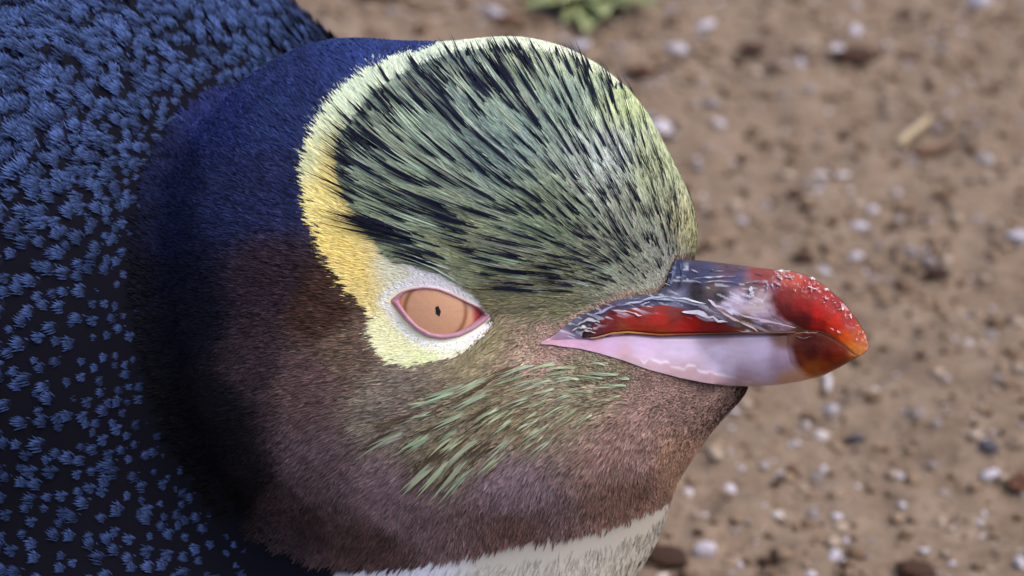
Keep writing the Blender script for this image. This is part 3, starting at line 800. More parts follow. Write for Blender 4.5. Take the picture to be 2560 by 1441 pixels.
# finer disc for the coloured front
rr = np.linspace(0, 1, 60); gxx, gyy = [], []
def resamp(pts, n_):
    pts = np.asarray(pts, float); s = np.r_[0, np.cumsum(np.hypot(*np.diff(pts, axis=0).T))]
    u = np.linspace(0, s[-1], n_)
    return np.stack([np.interp(u, s, pts[:, 0]), np.interp(u, s, pts[:, 1])], 1)
def smooth_closed(P, it=2):
    for _ in range(it): P = 0.25 * np.roll(P, 1, 0) + 0.5 * P + 0.25 * np.roll(P, -1, 0)
    return P
LO = smooth_closed(np.concatenate([resamp(LID_OUT_TOP, 61)[:-1], resamp(LID_OUT_BOT, 61)[:-1]]))
LI = smooth_closed(np.concatenate([resamp(LID_IN_TOP, 61)[:-1], resamp(LID_IN_BOT, 61)[:-1]]))
LI = LI + (LO - LI) * 0.18
LM = LI + (LO - LI) * 0.45
RR_ = np.linspace(0.002, 1, 70)[:, None, None]
GRD = np.array([1095.0, 778.0]) + (LM[None] - np.array([1095.0, 778.0])) * RR_
ux, uy = GRD[..., 0].ravel(), GRD[..., 1].ravel()
ew = sphere_grid(EYE_R, ux, uy)
d_ir = np.hypot((ux - 1088) / 79, (uy - 778) / 80)
ang = np.arctan2(uy - 778, ux - 1088)
iris = np.tile(lin((188, 142, 110)), (len(ux), 1))
rad = noise(np.stack([np.cos(ang) * 9, np.sin(ang) * 9, d_ir * 1.5], 1), 31)
iris *= (0.96 + 0.08 * rad)[:, None]
iris *= (0.94 + 0.12 * noise(np.stack([ux / 3.0, uy / 3.0, 0 * ux], 1), 33))[:, None]
ring = np.exp(-((d_ir - 0.97) / 0.07) ** 2)[:, None]
iris = iris * (1 - 0.85 * ring) + lin((122, 74, 30)) * 0.85 * ring
outer = np.clip((d_ir - 1.04) / 0.06, 0, 1)[:, None]
iris = iris * (1 - outer) + lin((196, 146, 112)) * outer
canth = np.clip((ux - 1178) / 12, 0, 1)[:, None]; iris = iris * (1 - canth) + lin((176, 62, 58)) * canth
canl = np.clip((1010 - ux) / 10, 0, 1)[:, None]; iris = iris * (1 - canl) + lin((190, 118, 92)) * canl
gi = np.arange(GRD.shape[0] * GRD.shape[1]).reshape(GRD.shape[:2]); gj = np.roll(gi, -1, 1)
qf = np.stack([gi[:-1], gj[:-1], gj[1:], gi[1:]], -1).reshape(-1, 4)
eyeo = mesh_obj('eye', to_world(unproj(ux, uy, ew)), qf, M_eye, penguin, iris)
eyeo['label'] = 'tan brown eye with a tiny dark pupil'
back_e = mesh_obj('eyeball', to_world(EYE + np.array([0, 0, -34.0]) + (ev - EYE) * 0.97), ef, M_eye, eyeo, np.tile(lin((205, 146, 104)), (len(ev), 1)))
# pupil: small upright disc, edge a little ragged
pa = np.linspace(0, 2 * math.pi, 28, endpoint=False)
pr = 1 + 0.10 * np.sin(pa * 5 + 1) + 0.06 * np.sin(pa * 9)
pxx = 1095 + 6.2 * pr * np.cos(pa) + 2.0 * np.sin(pa); pyy = 778 + 12.5 * pr * np.sin(pa)
pxx = np.append(pxx, 1095); pyy = np.append(pyy, 778)
pw = sphere_grid(EYE_R + 0.9, pxx, pyy)
pf_ = np.array([(i, (i + 1) % 28, 28) for i in range(28)])[:, ::-1]
mesh_obj('pupil', to_world(unproj(pxx, pyy, pw)), pf_, M_eye, eyeo, np.tile(lin((8, 6, 8)), (29, 1)))

# skin under the white eye ring
# eyelid rim
rows = []; rcol = []
lidc = lin((178, 138, 154)); lidr = lin((164, 106, 120))
for s, up, ins in ((-0.35, -22, 0), (0.0, 2, 0), (0.2, 9, 0), (0.45, 13, 0), (0.7, 12, 0), (0.9, 7, 0), (1.0, 3, 0), (1.04, -14, 1)):
    q = LO + (LI - LO) * s
    wh = hit(q[:, 0], q[:, 1]); we = sphere_grid(EYE_R, q[:, 0], q[:, 1])
    we = np.where(we > EYE[2] + 5, we, -9999)
    ss = np.clip(s, 0, 1)
    Wb = np.maximum(wh, we) * (1 - ss) + np.maximum(we, wh - 40) * ss
    upv = np.where(np.arange(len(q)) < 60, 0.45 * max(up, 0) + min(up, 0), up)
    rows.append(unproj(q[:, 0], q[:, 1], Wb + upv))
    cc_ = lidc * (1 - max(0, ss - 0.6) * 1.0) + lidr * max(0, ss - 0.6)
    cc_ = np.tile(cc_, (len(q), 1)); corner = np.clip(1 - np.minimum(np.abs(q[:, 0] - 985), np.abs(q[:, 0] - 1218)) / 30, 0, 1)[:, None]
    topm = (np.arange(len(q)) < 60)[:, None] * 0.5
    cc_ = cc_ * (1 - 0.5 * np.maximum(corner, topm)) + lin((168, 92, 108)) * 0.5 * np.maximum(corner, topm)
    rcol.append(cc_)
lv = np.concatenate(rows); K = len(LO); gi = np.arange(len(rows) * K).reshape(len(rows), K); gj = np.roll(gi, -1, 1)
lf_ = np.stack([gi[:-1], gj[:-1], gj[1:], gi[1:]], -1).reshape(-1, 4)
lid = mesh_obj('eyelid', to_world(lv), lf_, M_lid, penguin, np.concatenate(rcol)); lid['label'] = 'bare pink eyelid rim'
rows = []; ctr = np.array([1098.0, 782.0])
for k_, sc_ in enumerate((1.0, 1.12, 1.3, 1.5, 1.75, 2.0)):
    q = ctr + (LO - ctr) * np.array([1 + (sc_ - 1) * 0.75, 1 + (sc_ - 1) * 1.5])
    we = sphere_grid(EYE_R, q[:, 0], q[:, 1])
    rows.append(unproj(q[:, 0], q[:, 1], np.maximum(hit(q[:, 0], q[:, 1]) - 1, np.where(k_ < 3, we - 3, -9999))))
gi = np.arange(len(rows) * K).reshape(len(rows), K); gj = np.roll(gi, -1, 1)
sv = np.concatenate(rows); sxx, syy = proj(sv); zc2 = zone(sxx, syy); sc2 = pigment(sxx, syy, zc2)
su = mesh_obj('eye_surround', to_world(sv), np.stack([gi[:-1], gi[1:], gj[1:], gj[:-1]], -1).reshape(-1, 4), M_skin, penguin, sc2); su['label'] = 'white skin round the eye'

# ------------------------------------------------------------------ bill
TOPX = np.array([(1350, 858), (1380, 842), (1400, 826), (1430, 801), (1480, 776), (1540, 752), (1600, 740), (1645, 735), (1665, 715), (1678, 668), (1690, 649), (1760, 652), (1880, 668), (1939, 675), (1974, 678), (2003, 685), (2033, 697), (2069, 720), (2106, 753), (2137, 793), (2163, 833), (2174, 870)], float)
TOMX = np.array([(1350, 860), (1380, 850), (1430, 848), (1480, 850), (1530, 840), (1580, 836), (1650, 842), (1760, 838), (1880, 832), (1986, 827), (2050, 830), (2075, 840), (2097, 855), (2116, 869), (2135, 888), (2150, 892), (2174, 873)], float)
LOWX = np.array([(1350, 861), (1380, 862), (1400, 866), (1450, 872), (1500, 884), (1560, 902), (1620, 924), (1700, 945), (1760, 957), (1820, 965), (1880, 967), (1940, 963), (2000, 954), (2060, 938), (2100, 918), (2140, 895), (2152, 890)], float)
CW = np.array([(1350, 40), (1700, 90), (2174, 190)], float)
HW = np.array([(1350, 235), (1450, 222), (1550, 198), (1700, 140), (1850, 118), (1950, 104), (2040, 82), (2100, 58), (2150, 30), (2174, 10)], float)
itp = lambda tab, x: np.interp(x, tab[:, 0], tab[:, 1])
def head_w(x, y):
    return hit(x, y, sdf_head)
def upper_W(x, y, off=0.0):
    """outer (near) face of the upper bill: rounded from culmen ridge to cutting edge"""
    t_, m_ = itp(TOPX, x), itp(TOMX, x); t = np.clip((y - t_) / np.maximum(m_ - t_, 1), 0, 1)
    open_ = np.clip((1700 - x) / 40, 0, 1)
    pr_closed = np.sqrt(np.clip(1 - (1 - np.clip(t * 1.35, 0, 1)) ** 2.2, 0, 1))
    prf = pr_closed * (1 - open_) + (0.86 + 0.14 * np.sin(np.clip(t, 0, 1) * math.pi * 0.6)) * open_
    prf = prf * (1 - 0.06 * np.clip((t - 0.75) / 0.25, 0, 1))
    W = itp(CW, x) + itp(HW, x) * prf
    hw_ = head_w(x, y)
    return -smin(-W, -(hw_ + 7), 60) + off
def lower_W(x, y, off=0.0):
    m_, l_ = itp(TOMX, x), itp(LOWX, x); t = np.clip((y - m_) / np.maximum(l_ - m_, 1), 0, 1)
    open_ = np.clip((1840 - x) / 60, 0, 1)
    prf = np.sqrt(np.clip(1 - np.clip((t - 0.25) / 0.75, 0, 1) ** 2.4, 0, 1)) * (1 - open_) + (1 - 0.10 * t ** 2) * open_
    W = itp(CW, x) + itp(HW, x) * prf * 0.93
    return -smin(-W, -(head_w(x, y) + 6), 60) + off

def grid_faces(n0, n1, flip=False):
    gi = np.arange(n0 * n1).reshape(n0, n1)
    q = np.stack([gi[:-1, :-1], gi[1:, :-1], gi[1:, 1:], gi[:-1, 1:]], -1).reshape(-1, 4)
    return q[:, ::-1] if flip else q
def two_sided(x, y, W, shape, flip=False):
    """near face plus its mirror on the far side of the bill's own middle plane"""
    near_ = unproj(x, y, W); cw = itp(CW, x)
    Wf_ = 2 * cw - W
    s = (DIST - W) / DIST
    far_ = np.stack([near_[:, 0], near_[:, 1], Wf_], 1)
    f1 = grid_faces(*shape, flip); f2 = grid_faces(*shape, not flip) + len(x)
    return np.concatenate([near_, far_]), np.concatenate([f1, f2])

def streaky(x, y, sx, sy, seed):
    return noise(np.stack([x / sx, y / sy, 0 * x], 1), seed)

# --- upper bill shell
sx = np.linspace(1352, 2173, 300); st = np.linspace(0, 1, 48)
X, T = np.meshgrid(sx, st, indexing='ij'); x = X.ravel(); t = T.ravel()
y = itp(TOPX, x) + t * (itp(TOMX, x) - itp(TOPX, x))
W = upper_W(x, y)
UC = [((1700, 680), (52, 60, 92)), ((1690, 715), (46, 48, 70)), ((1740, 665), (66, 62, 88)), ((1760, 690), (62, 66, 98)), ((1830, 675), (88, 66, 78)), ((1840, 700), (72, 72, 104)), ((1900, 685), (138, 62, 56)), ((1870, 720), (120, 96, 100)), ((1780, 715), (92, 78, 78)), ((1740, 730), (36, 30, 40)), ((1800, 740), (46, 40, 48)),
      ((1850, 745), (196, 176, 198)), ((1890, 770), (200, 182, 190)), ((1820, 770), (184, 166, 192)), ((1900, 795), (176, 150, 176)), ((1960, 812), (150, 120, 130)), ((1870, 805), (110, 82, 60)), ((1900, 822), (92, 62, 44)), ((2000, 826), (96, 60, 46)), ((1800, 825), (88, 48, 36)), ((1700, 745), (110, 112, 140)), ((1640, 742), (70, 74, 104)), ((1560, 757), (84, 84, 112)), ((1480, 785), (70, 66, 88)), ((1430, 812), (92, 92, 114)), ((1400, 835), (150, 124, 150)), ((1365, 852), (200, 150, 168)), ((1550, 800), (120, 30, 26)), ((1650, 835), (120, 70, 40))]
ucol = idw(x, y, *cset(UC), power=4, soft=10) * 0.8
st_ = streaky(x + (y - 700) * 0.6, y, 38, 5, 41)
ucol *= (0.78 + 0.44 * st_)[:, None]
fl = np.clip((streaky(x - 0.4 * (y - 720), y - 0.42 * (x - 1700) * (x < 1990) * (y > 725), 30, 4.5, 43) - 0.66) * 5, 0, 0.4) * ((x < 1960) & ((y > 700) | (x < 1720)))
ucol = ucol * (1 - fl[:, None]) + lin((206, 208, 226)) * fl[:, None]
V2, F2 = two_sided(x, y, W, X.shape)
upper = mesh_obj('upper_bill', to_world(V2), F2, M_horn, penguin, np.concatenate([ucol, ucol])); upper['label'] = 'dark slate and pale pink upper bill with flaking skin'

def patch(name, parent, mat, xfun, yfun, ns, nt_, Wfun, proud, cpts, label, edge=0.12, power=4, soft=10, post=None, gain=1.0):
    s_, t_ = np.meshgrid(np.linspace(0, 1, ns), np.linspace(0, 1, nt_), indexing='ij'); s_ = s_.ravel(); t_ = t_.ravel()
    x = xfun(s_, t_); y = yfun(x, t_, s_)
    e = np.minimum(np.minimum(s_, 1 - s_) / edge, np.minimum(t_, 1 - t_) / (edge * 1.4)); e = np.clip(e, 0, 1)
    bul = np.sqrt(np.clip(1 - (1 - e) ** 2, 0, 1))
    W = Wfun(x, y) + (proud + 3) * bul - 3
    c = idw(x, y, *cset(cpts), power=power, soft=soft) * gain
    if post is not None: c = post(x, y, c)
    v, f_ = two_sided(x, y, W, (ns, nt_))
    o = mesh_obj(name, to_world(v), f_, mat, parent, np.concatenate([c, c])); o['label'] = label
    return o

# --- red side plate of the upper bill
SPT = np.array([(1452, 838), (1475, 815), (1520, 788), (1570, 772), (1620, 764), (1660, 762), (1710, 771), (1760, 790), (1810, 808), (1850, 822), (1880, 829)], float)
SPB = np.array([(1452, 845), (1490, 843), (1530, 832), (1570, 829), (1650, 836), (1760, 833), (1850, 831), (1880, 831)], float)
RC = [((1460, 840), (60, 30, 36)), ((1490, 825), (92, 32, 34)), ((1530, 810), (118, 30, 30)), ((1580, 800), (152, 26, 18)), ((1640, 800), (170, 28, 14)), ((1720, 810), (160, 22, 12)), ((1780, 820), (120, 20, 16)), ((1850, 826), (104, 40, 28)), ((1620, 770), (126, 52, 50)), ((1700, 776), (118, 46, 46)), ((1640, 834), (136, 46, 16)), ((1560, 828), (138, 60, 26))]
def red_flake(x, y, c):
    f_ = np.clip((streaky(x - 0.5 * y, y - 0.30 * (x - 1650), 34, 6, 47) - 0.60) * 7, 0, 0.8) * np.clip(1 - (y - itp(SPT, x)) / 24, 0, 1)
    f_ = np.maximum(f_, np.clip((streaky(x, y, 16, 6, 48) - 0.62) * 7, 0, 0.8) * np.clip((1535 - x) / 50, 0, 1) * np.clip(1 - (y - itp(SPT, x)) / 30, 0, 1))
    return c * (1 - f_[:, None]) + lin((196, 186, 206)) * f_[:, None]
patch('side_plate', upper, M_horn, lambda s, t: 1454 + s * 424, lambda x, t, s: itp(SPT, x) + t * (itp(SPB, x) - itp(SPT, x)), 200, 30, upper_W, 7, RC, 'glossy dark red side plate of the bill', post=red_flake, edge=0.06, gain=0.62)
# --- pale horn rim under the red plate
patch('cutting_edge', upper, M_horn, lambda s, t: 1470 + s * 520, lambda x, t, s: itp(SPB, np.minimum(x, 1880)) + (x > 1880) * (itp(TOMX, x) - 831) * 0.5 - 1 + t * 6, 160, 6, upper_W, 8, [((1500, 845), (150, 110, 90)), ((1560, 832), (160, 112, 62)), ((1650, 838), (124, 74, 36)), ((1720, 836), (96, 52, 30)), ((1800, 834), (80, 42, 30)), ((1950, 828), (100, 72, 60))], 'thin ochre cutting edge of the upper bill', edge=0.05)

# --- red nail at the tip
def nail_x(s, t):
    xb = np.interp(t, [0, 0.25, 0.5, 0.75, 0.9, 1.0], [1938, 1912, 1905, 1925, 1962, 2010])
    return xb + (2173.5 - xb) * s
NC = [((1950, 690), (204, 104, 90)), ((1985, 690), (206, 96, 78)), ((1930, 715), (140, 76, 90)), ((1925, 750), (104, 44, 44)), ((1910, 770), (120, 70, 56)), ((1960, 740), (136, 32, 34)), ((1960, 780), (96, 14, 14)), ((2010, 800), (88, 12, 10)), ((2010, 760), (156, 20, 18)), ((2050, 780), (196, 22, 16)), ((2050, 815), (150, 18, 8)), ((2090, 810), (214, 40, 8)), ((2030, 725), (170, 48, 50)), ((2080, 760), (170, 50, 54)), ((2120, 800), (176, 58, 56)), ((2090, 845), (196, 60, 10)), ((2110, 850), (214, 84, 16)), ((2125, 870), (222, 122, 40)), ((2150, 880), (222, 140, 70)), ((2150, 840), (196, 84, 52)), ((2165, 850), (196, 110, 62)), ((1985, 818), (70, 20, 16)), ((2050, 700), (196, 84, 70))]  # nail reds with a pinkish upper highlight and shaded maroon painted in
def nail_fl(x, y, c):
    t_ = np.clip((y - itp(TOPX, x)) / np.maximum(itp(TOMX, x) - itp(TOPX, x), 1), 0, 1)
    xb = np.interp(t_, [0, 0.25, 0.5, 0.75, 0.9, 1.0], [1938, 1912, 1905, 1925, 1962, 2010])
    w_ = np.clip((x - xb + 10 * (noise(np.stack([x / 9, y / 9, 0 * x], 1), 57) - 0.5)) / 34, 0, 1)[:, None]; w_ = w_ * w_ * (3 - 2 * w_)
    c = c * w_ + idw(x, y, *cset(UC), power=4, soft=10) * (1 - w_)
    f_ = np.clip((noise(np.stack([x / 7, y / 5, 0 * x], 1), 51) - 0.70) * 6, 0, 0.6) * np.clip(1 - (y - itp(TOPX, x)) / 60, 0, 1)
    c = c * (0.9 + 0.2 * noise(np.stack([x / 4, y / 4, 0 * x], 1), 52))[:, None]
    return c * (1 - f_[:, None]) + lin((200, 160, 166)) * f_[:, None]
nail = patch('bill_nail', upper, M_horn, nail_x, lambda x, t, s: itp(TOPX, x) + t * (itp(TOMX, x) - itp(TOPX, x)), 130, 60, upper_W, 2.5, NC, 'red hooked nail of the bill fading to orange at the tip', post=nail_fl, edge=0.07, gain=0.58)

# --- lower bill
sx = np.linspace(1352, 2151, 280); st = np.linspace(0, 1, 40)
X, T = np.meshgrid(sx, st, indexing='ij'); x = X.ravel(); t = T.ravel()
y = itp(TOMX, x) - 3 + t * (itp(LOWX, x) - itp(TOMX, x) + 3)
W = lower_W(x, y) - 10 * np.clip(1 - t / 0.12, 0, 1)
LC = [((1365, 856), (206, 150, 168)), ((1420, 858), (210, 158, 190)), ((1480, 868), (206, 160, 190)), ((1530, 860), (204, 168, 204)), ((1600, 870), (202, 176, 208)), ((1700, 870), (198, 178, 206)), ((1800, 880), (190, 176, 200)), ((1900, 880), (184, 168, 196)), ((1950, 900), (160, 136, 160)), ((1900, 940), (196, 176, 200)), ((1600, 905), (206, 178, 200)), ((1700, 935), (178, 146, 158)), ((1780, 955), (172, 138, 150)), ((1880, 963), (190, 156, 172)), ((1800, 930), (200, 184, 210)), ((1980, 955), (196, 150, 120)), ((1960, 845), (110, 70, 60)), ((1800, 842), (150, 124, 140)), ((1560, 890), (196, 158, 170)), ((2050, 930), (180, 104, 50))]
lcol = idw(x, y, *cset(LC), power=4, soft=12) * np.array([0.84, 0.86, 0.88])
yl = np.interp(x, [1560, 1650, 1700, 1760, 1800, 1850, 1900], [889, 908, 916, 928, 936, 951, 960]) + 16 * (streaky(x, 0 * x, 14, 1, 61) - 0.5)
crack = np.exp(-((y - yl) / 4.0) ** 2) * ((x > 1600) & (x < 1880))
under = np.clip((y - yl) / 5, 0, 1) * (x > 1520) * np.clip((1890 - x) / 60, 0, 1) * 0.6
lcol = lcol * (1 - under[:, None]) + lin((176, 144, 150)) * under[:, None]
crack = crack * np.clip((streaky(x, y, 26, 8, 63) - 0.25) * 2.2, 0.1, 1)
lcol = lcol * (1 - 0.6 * crack[:, None]) + lin((222, 214, 230)) * 0.6 * crack[:, None]
lcol *= (0.94 + 0.12 * streaky(x, y, 22, 9, 62))[:, None]
V2, F2 = two_sided(x, y, W, X.shape)
lower = mesh_obj('lower_bill', to_world(V2), F2, M_pale, penguin, np.concatenate([lcol, lcol])); lower['label'] = 'pale lavender pink lower bill'
def ltip_x(s, t):
    xb = np.interp(t, [0, 0.3, 0.6, 0.8, 1.0], [1965, 1962, 1972, 1990, 2030])
    return xb + (2150.5 - xb) * s
TC_ = [((1975, 845), (100, 60, 44)), ((1990, 870), (74, 20, 10)), ((2030, 880), (62, 8, 4)), ((2070, 890), (84, 12, 4)), ((2100, 885), (112, 30, 6)), ((2030, 850), (78, 18, 12)), ((1990, 915), (84, 26, 10)), ((2020, 935), (150, 70, 20)), ((2060, 920), (128, 52, 10)), ((2100, 905), (120, 46, 14)), ((2140, 892), (170, 100, 56)), ((2050, 938), (166, 90, 40)), ((1995, 945), (170, 110, 70))]
def ltip_post(x, y, c):
    t_ = np.clip((y - itp(TOMX, x)) / np.maximum(itp(LOWX, x) - itp(TOMX, x), 1), 0, 1)
    xb = np.interp(t_, [0, 0.3, 0.6, 0.8, 1.0], [1965, 1962, 1972, 1990, 2030])
    w_ = np.clip((x - xb) / 26, 0, 1)[:, None]; w_ = w_ * w_ * (3 - 2 * w_)
    return c * w_ + idw(x, y, *cset(LC), power=4, soft=12) * np.array([0.84, 0.86, 0.88]) * (1 - w_)
patch('lower_bill_tip', lower, M_horn, ltip_x, lambda x, t, s: itp(TOMX, x) + t * (itp(LOWX, x) - itp(TOMX, x)), 90, 40, lower_W, 2, TC_, 'dark red brown tip of the lower bill with amber edge', edge=0.10, soft=12, post=ltip_post, gain=0.75)

# --- flaking skin: peeled strips in the nostril groove and chips on the nail
FVs, FFs, FCs, off = [], [], [], 0
def strip(pts, w0, lift, colr, curl=0.0):
    global off
    pts = np.asarray(pts, float); n_ = 7 if w0 < 3 else 19
    pts = resamp(pts, n_); t = np.linspace(0, 1, n_); sd = rng.uniform(0, 999)
    big = n_ > 7
    nz_ = noise(np.stack([t * 7 + sd, 0 * t, 0 * t], 1), 71); nz2 = noise(np.stack([t * 9 + sd, 0 * t + 3, 0 * t], 1), 72)
    x = pts[:, 0]; y = pts[:, 1] + (nz2 - 0.5) * (w0 * 0.6 if big else 0)
    wd = w0 * (0.12 + np.sin(t * math.pi) ** 0.8 * 0.88) * ((0.25 + 1.1 * nz_) if big else 1)
    dx, dy = np.gradient(x), np.gradient(y); l_ = np.hypot(dx, dy) + 1e-6; nx, ny = -dy / l_, dx / l_
    wv = upper_W(x, y) + lift * (0.75 + 0.4 * nz2)
    a_ = unproj(x + nx * wd / 2, y + ny * wd / 2, wv + 1.5); b_ = unproj(x - nx * wd / 2, y - ny * wd / 2, wv - 1)
    v = np.empty((2 * n_, 3)); v[0::2] = a_; v[1::2] = b_
    sh = 0.72 * rng.uniform(0.8, 1.1) * (0.55 + 0.6 * nz_ if big else 1 + 0 * t)
    FVs.append(v); FCs.append(np.repeat(lin(colr)[None] * sh[:, None], 2, 0))
    for k in range(n_ - 1): FFs.append((2 * k + off, 2 * k + 1 + off, 2 * k + 3 + off, 2 * k + 2 + off))
    off += 2 * n_
for pts, w_, l_, c_ in [
    ([(1560, 762), (1620, 748), (1690, 748), (1750, 762), (1800, 785)], 9, 9, (176, 184, 214)), ([(1600, 752), (1660, 742), (1720, 748), (1765, 760)], 5, 12, (214, 216, 226)),
    ([(1705, 778), (1745, 782), (1790, 798), (1820, 808)], 14, 11, (206, 204, 226)), ([(1770, 752), (1800, 768), (1840, 785), (1900, 798)], 12, 10, (206, 198, 222)),
    ([(1790, 770), (1830, 795), (1870, 815), (1895, 828)], 7, 9, (196, 170, 170)), ([(1800, 772), (1860, 790), (1930, 806), (1990, 818)], 9, 9, (196, 172, 198)),
    ([(1480, 790), (1530, 768), (1580, 757)], 6, 9, (150, 156, 190)), ([(1530, 775), (1570, 780), (1605, 790)], 6, 11, (190, 180, 196)), ([(1440, 812), (1470, 800), (1500, 806)], 7, 9, (176, 176, 186)), ([(1430, 826), (1455, 818), (1480, 824)], 7, 10, (190, 186, 186)), ([(1445, 836), (1462, 826), (1490, 832)], 5, 10, (170, 170, 170)),
    ([(1690, 650), (1684, 680), (1676, 712)], 10, 8, (96, 108, 146)), ([(1700, 655), (1708, 690), (1700, 722)], 9, 8, (70, 80, 120)), ([(1735, 696), (1790, 692), (1840, 690)], 4, 8, (176, 180, 206)), ([(1760, 706), (1800, 702), (1850, 708)], 3, 8, (150, 150, 186)),
    ([(1875, 715), (1880, 735), (1886, 745)], 10, 10, (206, 206, 224)), ([(1858, 738), (1870, 741), (1882, 738)], 7, 10, (220, 220, 236)), ([(1862, 708), (1885, 704), (1910, 706)], 5, 9, (160, 150, 176)), ([(1915, 700), (1920, 715), (1916, 728)], 5, 9, (176, 150, 186)), ([(1932, 698), (1930, 712), (1936, 726)], 4, 9, (186, 160, 190)),
    ([(1940, 676), (1958, 677), (1976, 678)], 4, 16, (238, 226, 226)), ([(1942, 688), (1950, 692), (1955, 698)], 9, 12, (226, 206, 220)), ([(1962, 692), (1972, 695), (1985, 690)], 8, 12, (226, 190, 204)), ([(1936, 704), (1946, 708), (1952, 716)], 6, 12, (206, 186, 206)),
    ([(2018, 716), (2030, 720), (2042, 723)], 4, 13, (236, 222, 222)), ([(2030, 720), (2029, 726), (2028, 732)], 5, 13, (236, 222, 222)), ([(2024, 695), (2032, 697), (2040, 699)], 6, 14, (232, 220, 220)), ([(2062, 722), (2068, 724), (2074, 726)], 5, 14, (230, 214, 214)), ([(2104, 762), (2107, 769), (2108, 777)], 6, 13, (238, 228, 226)), ([(2124, 786), (2127, 791), (2129, 796)], 4, 13, (236, 222, 220)), ([(2005, 722), (2006, 727), (2004, 730)], 3, 12, (230, 210, 214)), ([(2062, 742), (2066, 746), (2070, 747)], 4, 12, (210, 170, 176)), ([(2092, 826), (2098, 831), (2102, 833)], 5, 12, (206, 140, 150)), ([(2074, 820), (2080, 822), (2086, 826)], 3, 12, (200, 130, 130)),
    ([(1990, 842), (2010, 846), (2030, 841)], 3, 6, (150, 130, 130)), ([(1985, 834), (2010, 831), (2045, 832)], 3, 10, (150, 120, 110))]:
    strip(pts, w_, l_, c_)
for k in range(60):                                  # crumbs of dry skin along the top of the nail
    xx = rng.uniform(1935, 2160); yy = itp(TOPX, xx) + abs(rng.normal(0, 22)) + 4
    if yy > itp(TOMX, xx) - 12: continue
    a_ = rng.uniform(0, 3.14); r_ = rng.uniform(1.5, 4.0)
    strip([(xx - r_ * math.cos(a_), yy - r_ * math.sin(a_)), (xx, yy), (xx + r_ * math.cos(a_), yy + r_ * math.sin(a_))], rng.uniform(1.2, 2.6), 11, (224, 186, 180))
for k in range(20):                                  # along the groove and the base of the bill
    xx = rng.uniform(1480, 1900); yy = itp(TOPX, xx) + abs(rng.normal(0, 1)) * (10 if xx < 1690 else 34) + 5
    if yy > itp(TOMX, xx) - 20 or (xx < 1690 and yy > itp(TOPX, xx) + 24): continue
    r_ = rng.uniform(4, 14); sl = rng.normal(0.25 if xx > 1640 else -0.3, 0.2)
    strip([(xx - r_, yy - r_ * sl), (xx, yy), (xx + r_, yy + r_ * sl)], rng.uniform(1.2, 3.5), 8, [(176, 178, 204), (84, 86, 116), (120, 124, 160)][rng.integers(3)])
fo = mesh_obj('flaking_skin', to_world(np.concatenate(FVs)), np.array(FFs), M_flake, upper, np.concatenate(FCs)); fo['kind'] = 'stuff'; fo['label'] = 'white flakes of peeling skin on the bill'

# ------------------------------------------------------------------ litter on the ground
def ico(sub):
    import bmesh
    bm = bmesh.new(); bmesh.ops.create_icosphere(bm, subdivisions=sub, radius=1.0)
    v = np.array([q.co[:] for q in bm.verts]); f_ = np.array([[q.index for q in fc.verts] for fc in bm.faces]); bm.free()
    return v, f_
IV, IF = ico(3); IV2, IF2 = ico(2)
def lump(seed, sq=(1, 1, 0.6), amp=0.35, fr=1.3, v=IV2):
    d = 1 + amp * (noise(v * fr + seed * 7.3, seed) - 0.5) * 2 + amp * 0.5 * (noise(v * fr * 2.3 + seed * 3.1, seed + 1) - 0.5) * 2
    return v * d[:, None] * np.array(sq)
def lump_meshes(kind, n_, mat, sq, amp, v=IV2, f_=IF2, fr=1.3):
    out = []
    for k in range(n_):
        o = mesh_obj(kind, lump(k + len(kind) * 11, sq, amp, fr, v), f_, mat, None, None, True); out.append(o.data); bpy.data.objects.remove(o)
    return out
SH_M = lump_meshes('shell_fragment', 6, M_shell, (1, 0.7, 0.35), 0.45, fr=1.6)
PB_M = lump_meshes('pebble', 6, M_pebble, (1, 0.8, 0.6), 0.25)
CL_M = lump_meshes('dirt_clod', 6, M_clod, (1, 0.85, 0.55), 0.5, fr=1.8)
DK_M = lump_meshes('dark_litter', 5, M_dark, (1, 0.6, 0.35), 0.5, fr=1.8)
SL_M = lump_meshes('slate_chip', 3, M_slate, (1, 0.8, 0.5), 0.45, fr=1.7)
def place(name, mesh, x, y, size, rz=None, tilt=0.25, sc=(1, 1, 1), sink=0.25):
    """size: width in measured units across"""
    p, t = ground_at(x, y); r = size * 0.5 * t / (DIST / PX) / PX
    o = bpy.data.objects.new(name, mesh); col.objects.link(o)
    z = gh(np.array([p[0]]), np.array([p[1]]))[0]
    o.scale = (r * sc[0], r * sc[1], r * sc[2])
    o.location = (p[0], p[1], z + r * sc[2] * (0.45 - sink))
    o.rotation_euler = (rng.normal(0, tilt), rng.normal(0, tilt), rng.uniform(0, 6.28) if rz is None else rz)
    return o
SHELLS = [(1825, 1212, 46), (1720, 1228, 38), (1838, 1010, 28), (2085, 1010, 50), (2252, 1180, 30), (2258, 1245, 28), (2475, 1185, 46), (2095, 1277, 30), (2060, 1155, 24), (2117, 1340, 28), (2085, 1390, 48), (2112, 1408, 34), (2310, 1365, 42), (2382, 1392, 26), (1980, 1113, 22), (1950, 1166, 36), (2030, 1430, 32), (2552, 1416, 44), (2140, 85, 46), (2090, 138, 50), (1955, 180, 40), (1760, 75, 60), (1690, 130, 60), (1855, 548, 34), (2150, 550, 42), (2185, 510, 34), (2330, 535, 32), (2140, 622, 40), (2065, 655, 34), (1650, 330, 70), (1240, 45, 80), (1450, 130, 62), (2210, 105, 36), (1800, 320, 34), (2000, 180, 34), (2545, 590, 60), (2460, 1120, 30), (1850, 1390, 24), (2450, 1290, 26), (1650, 1190 + 200, 30)]
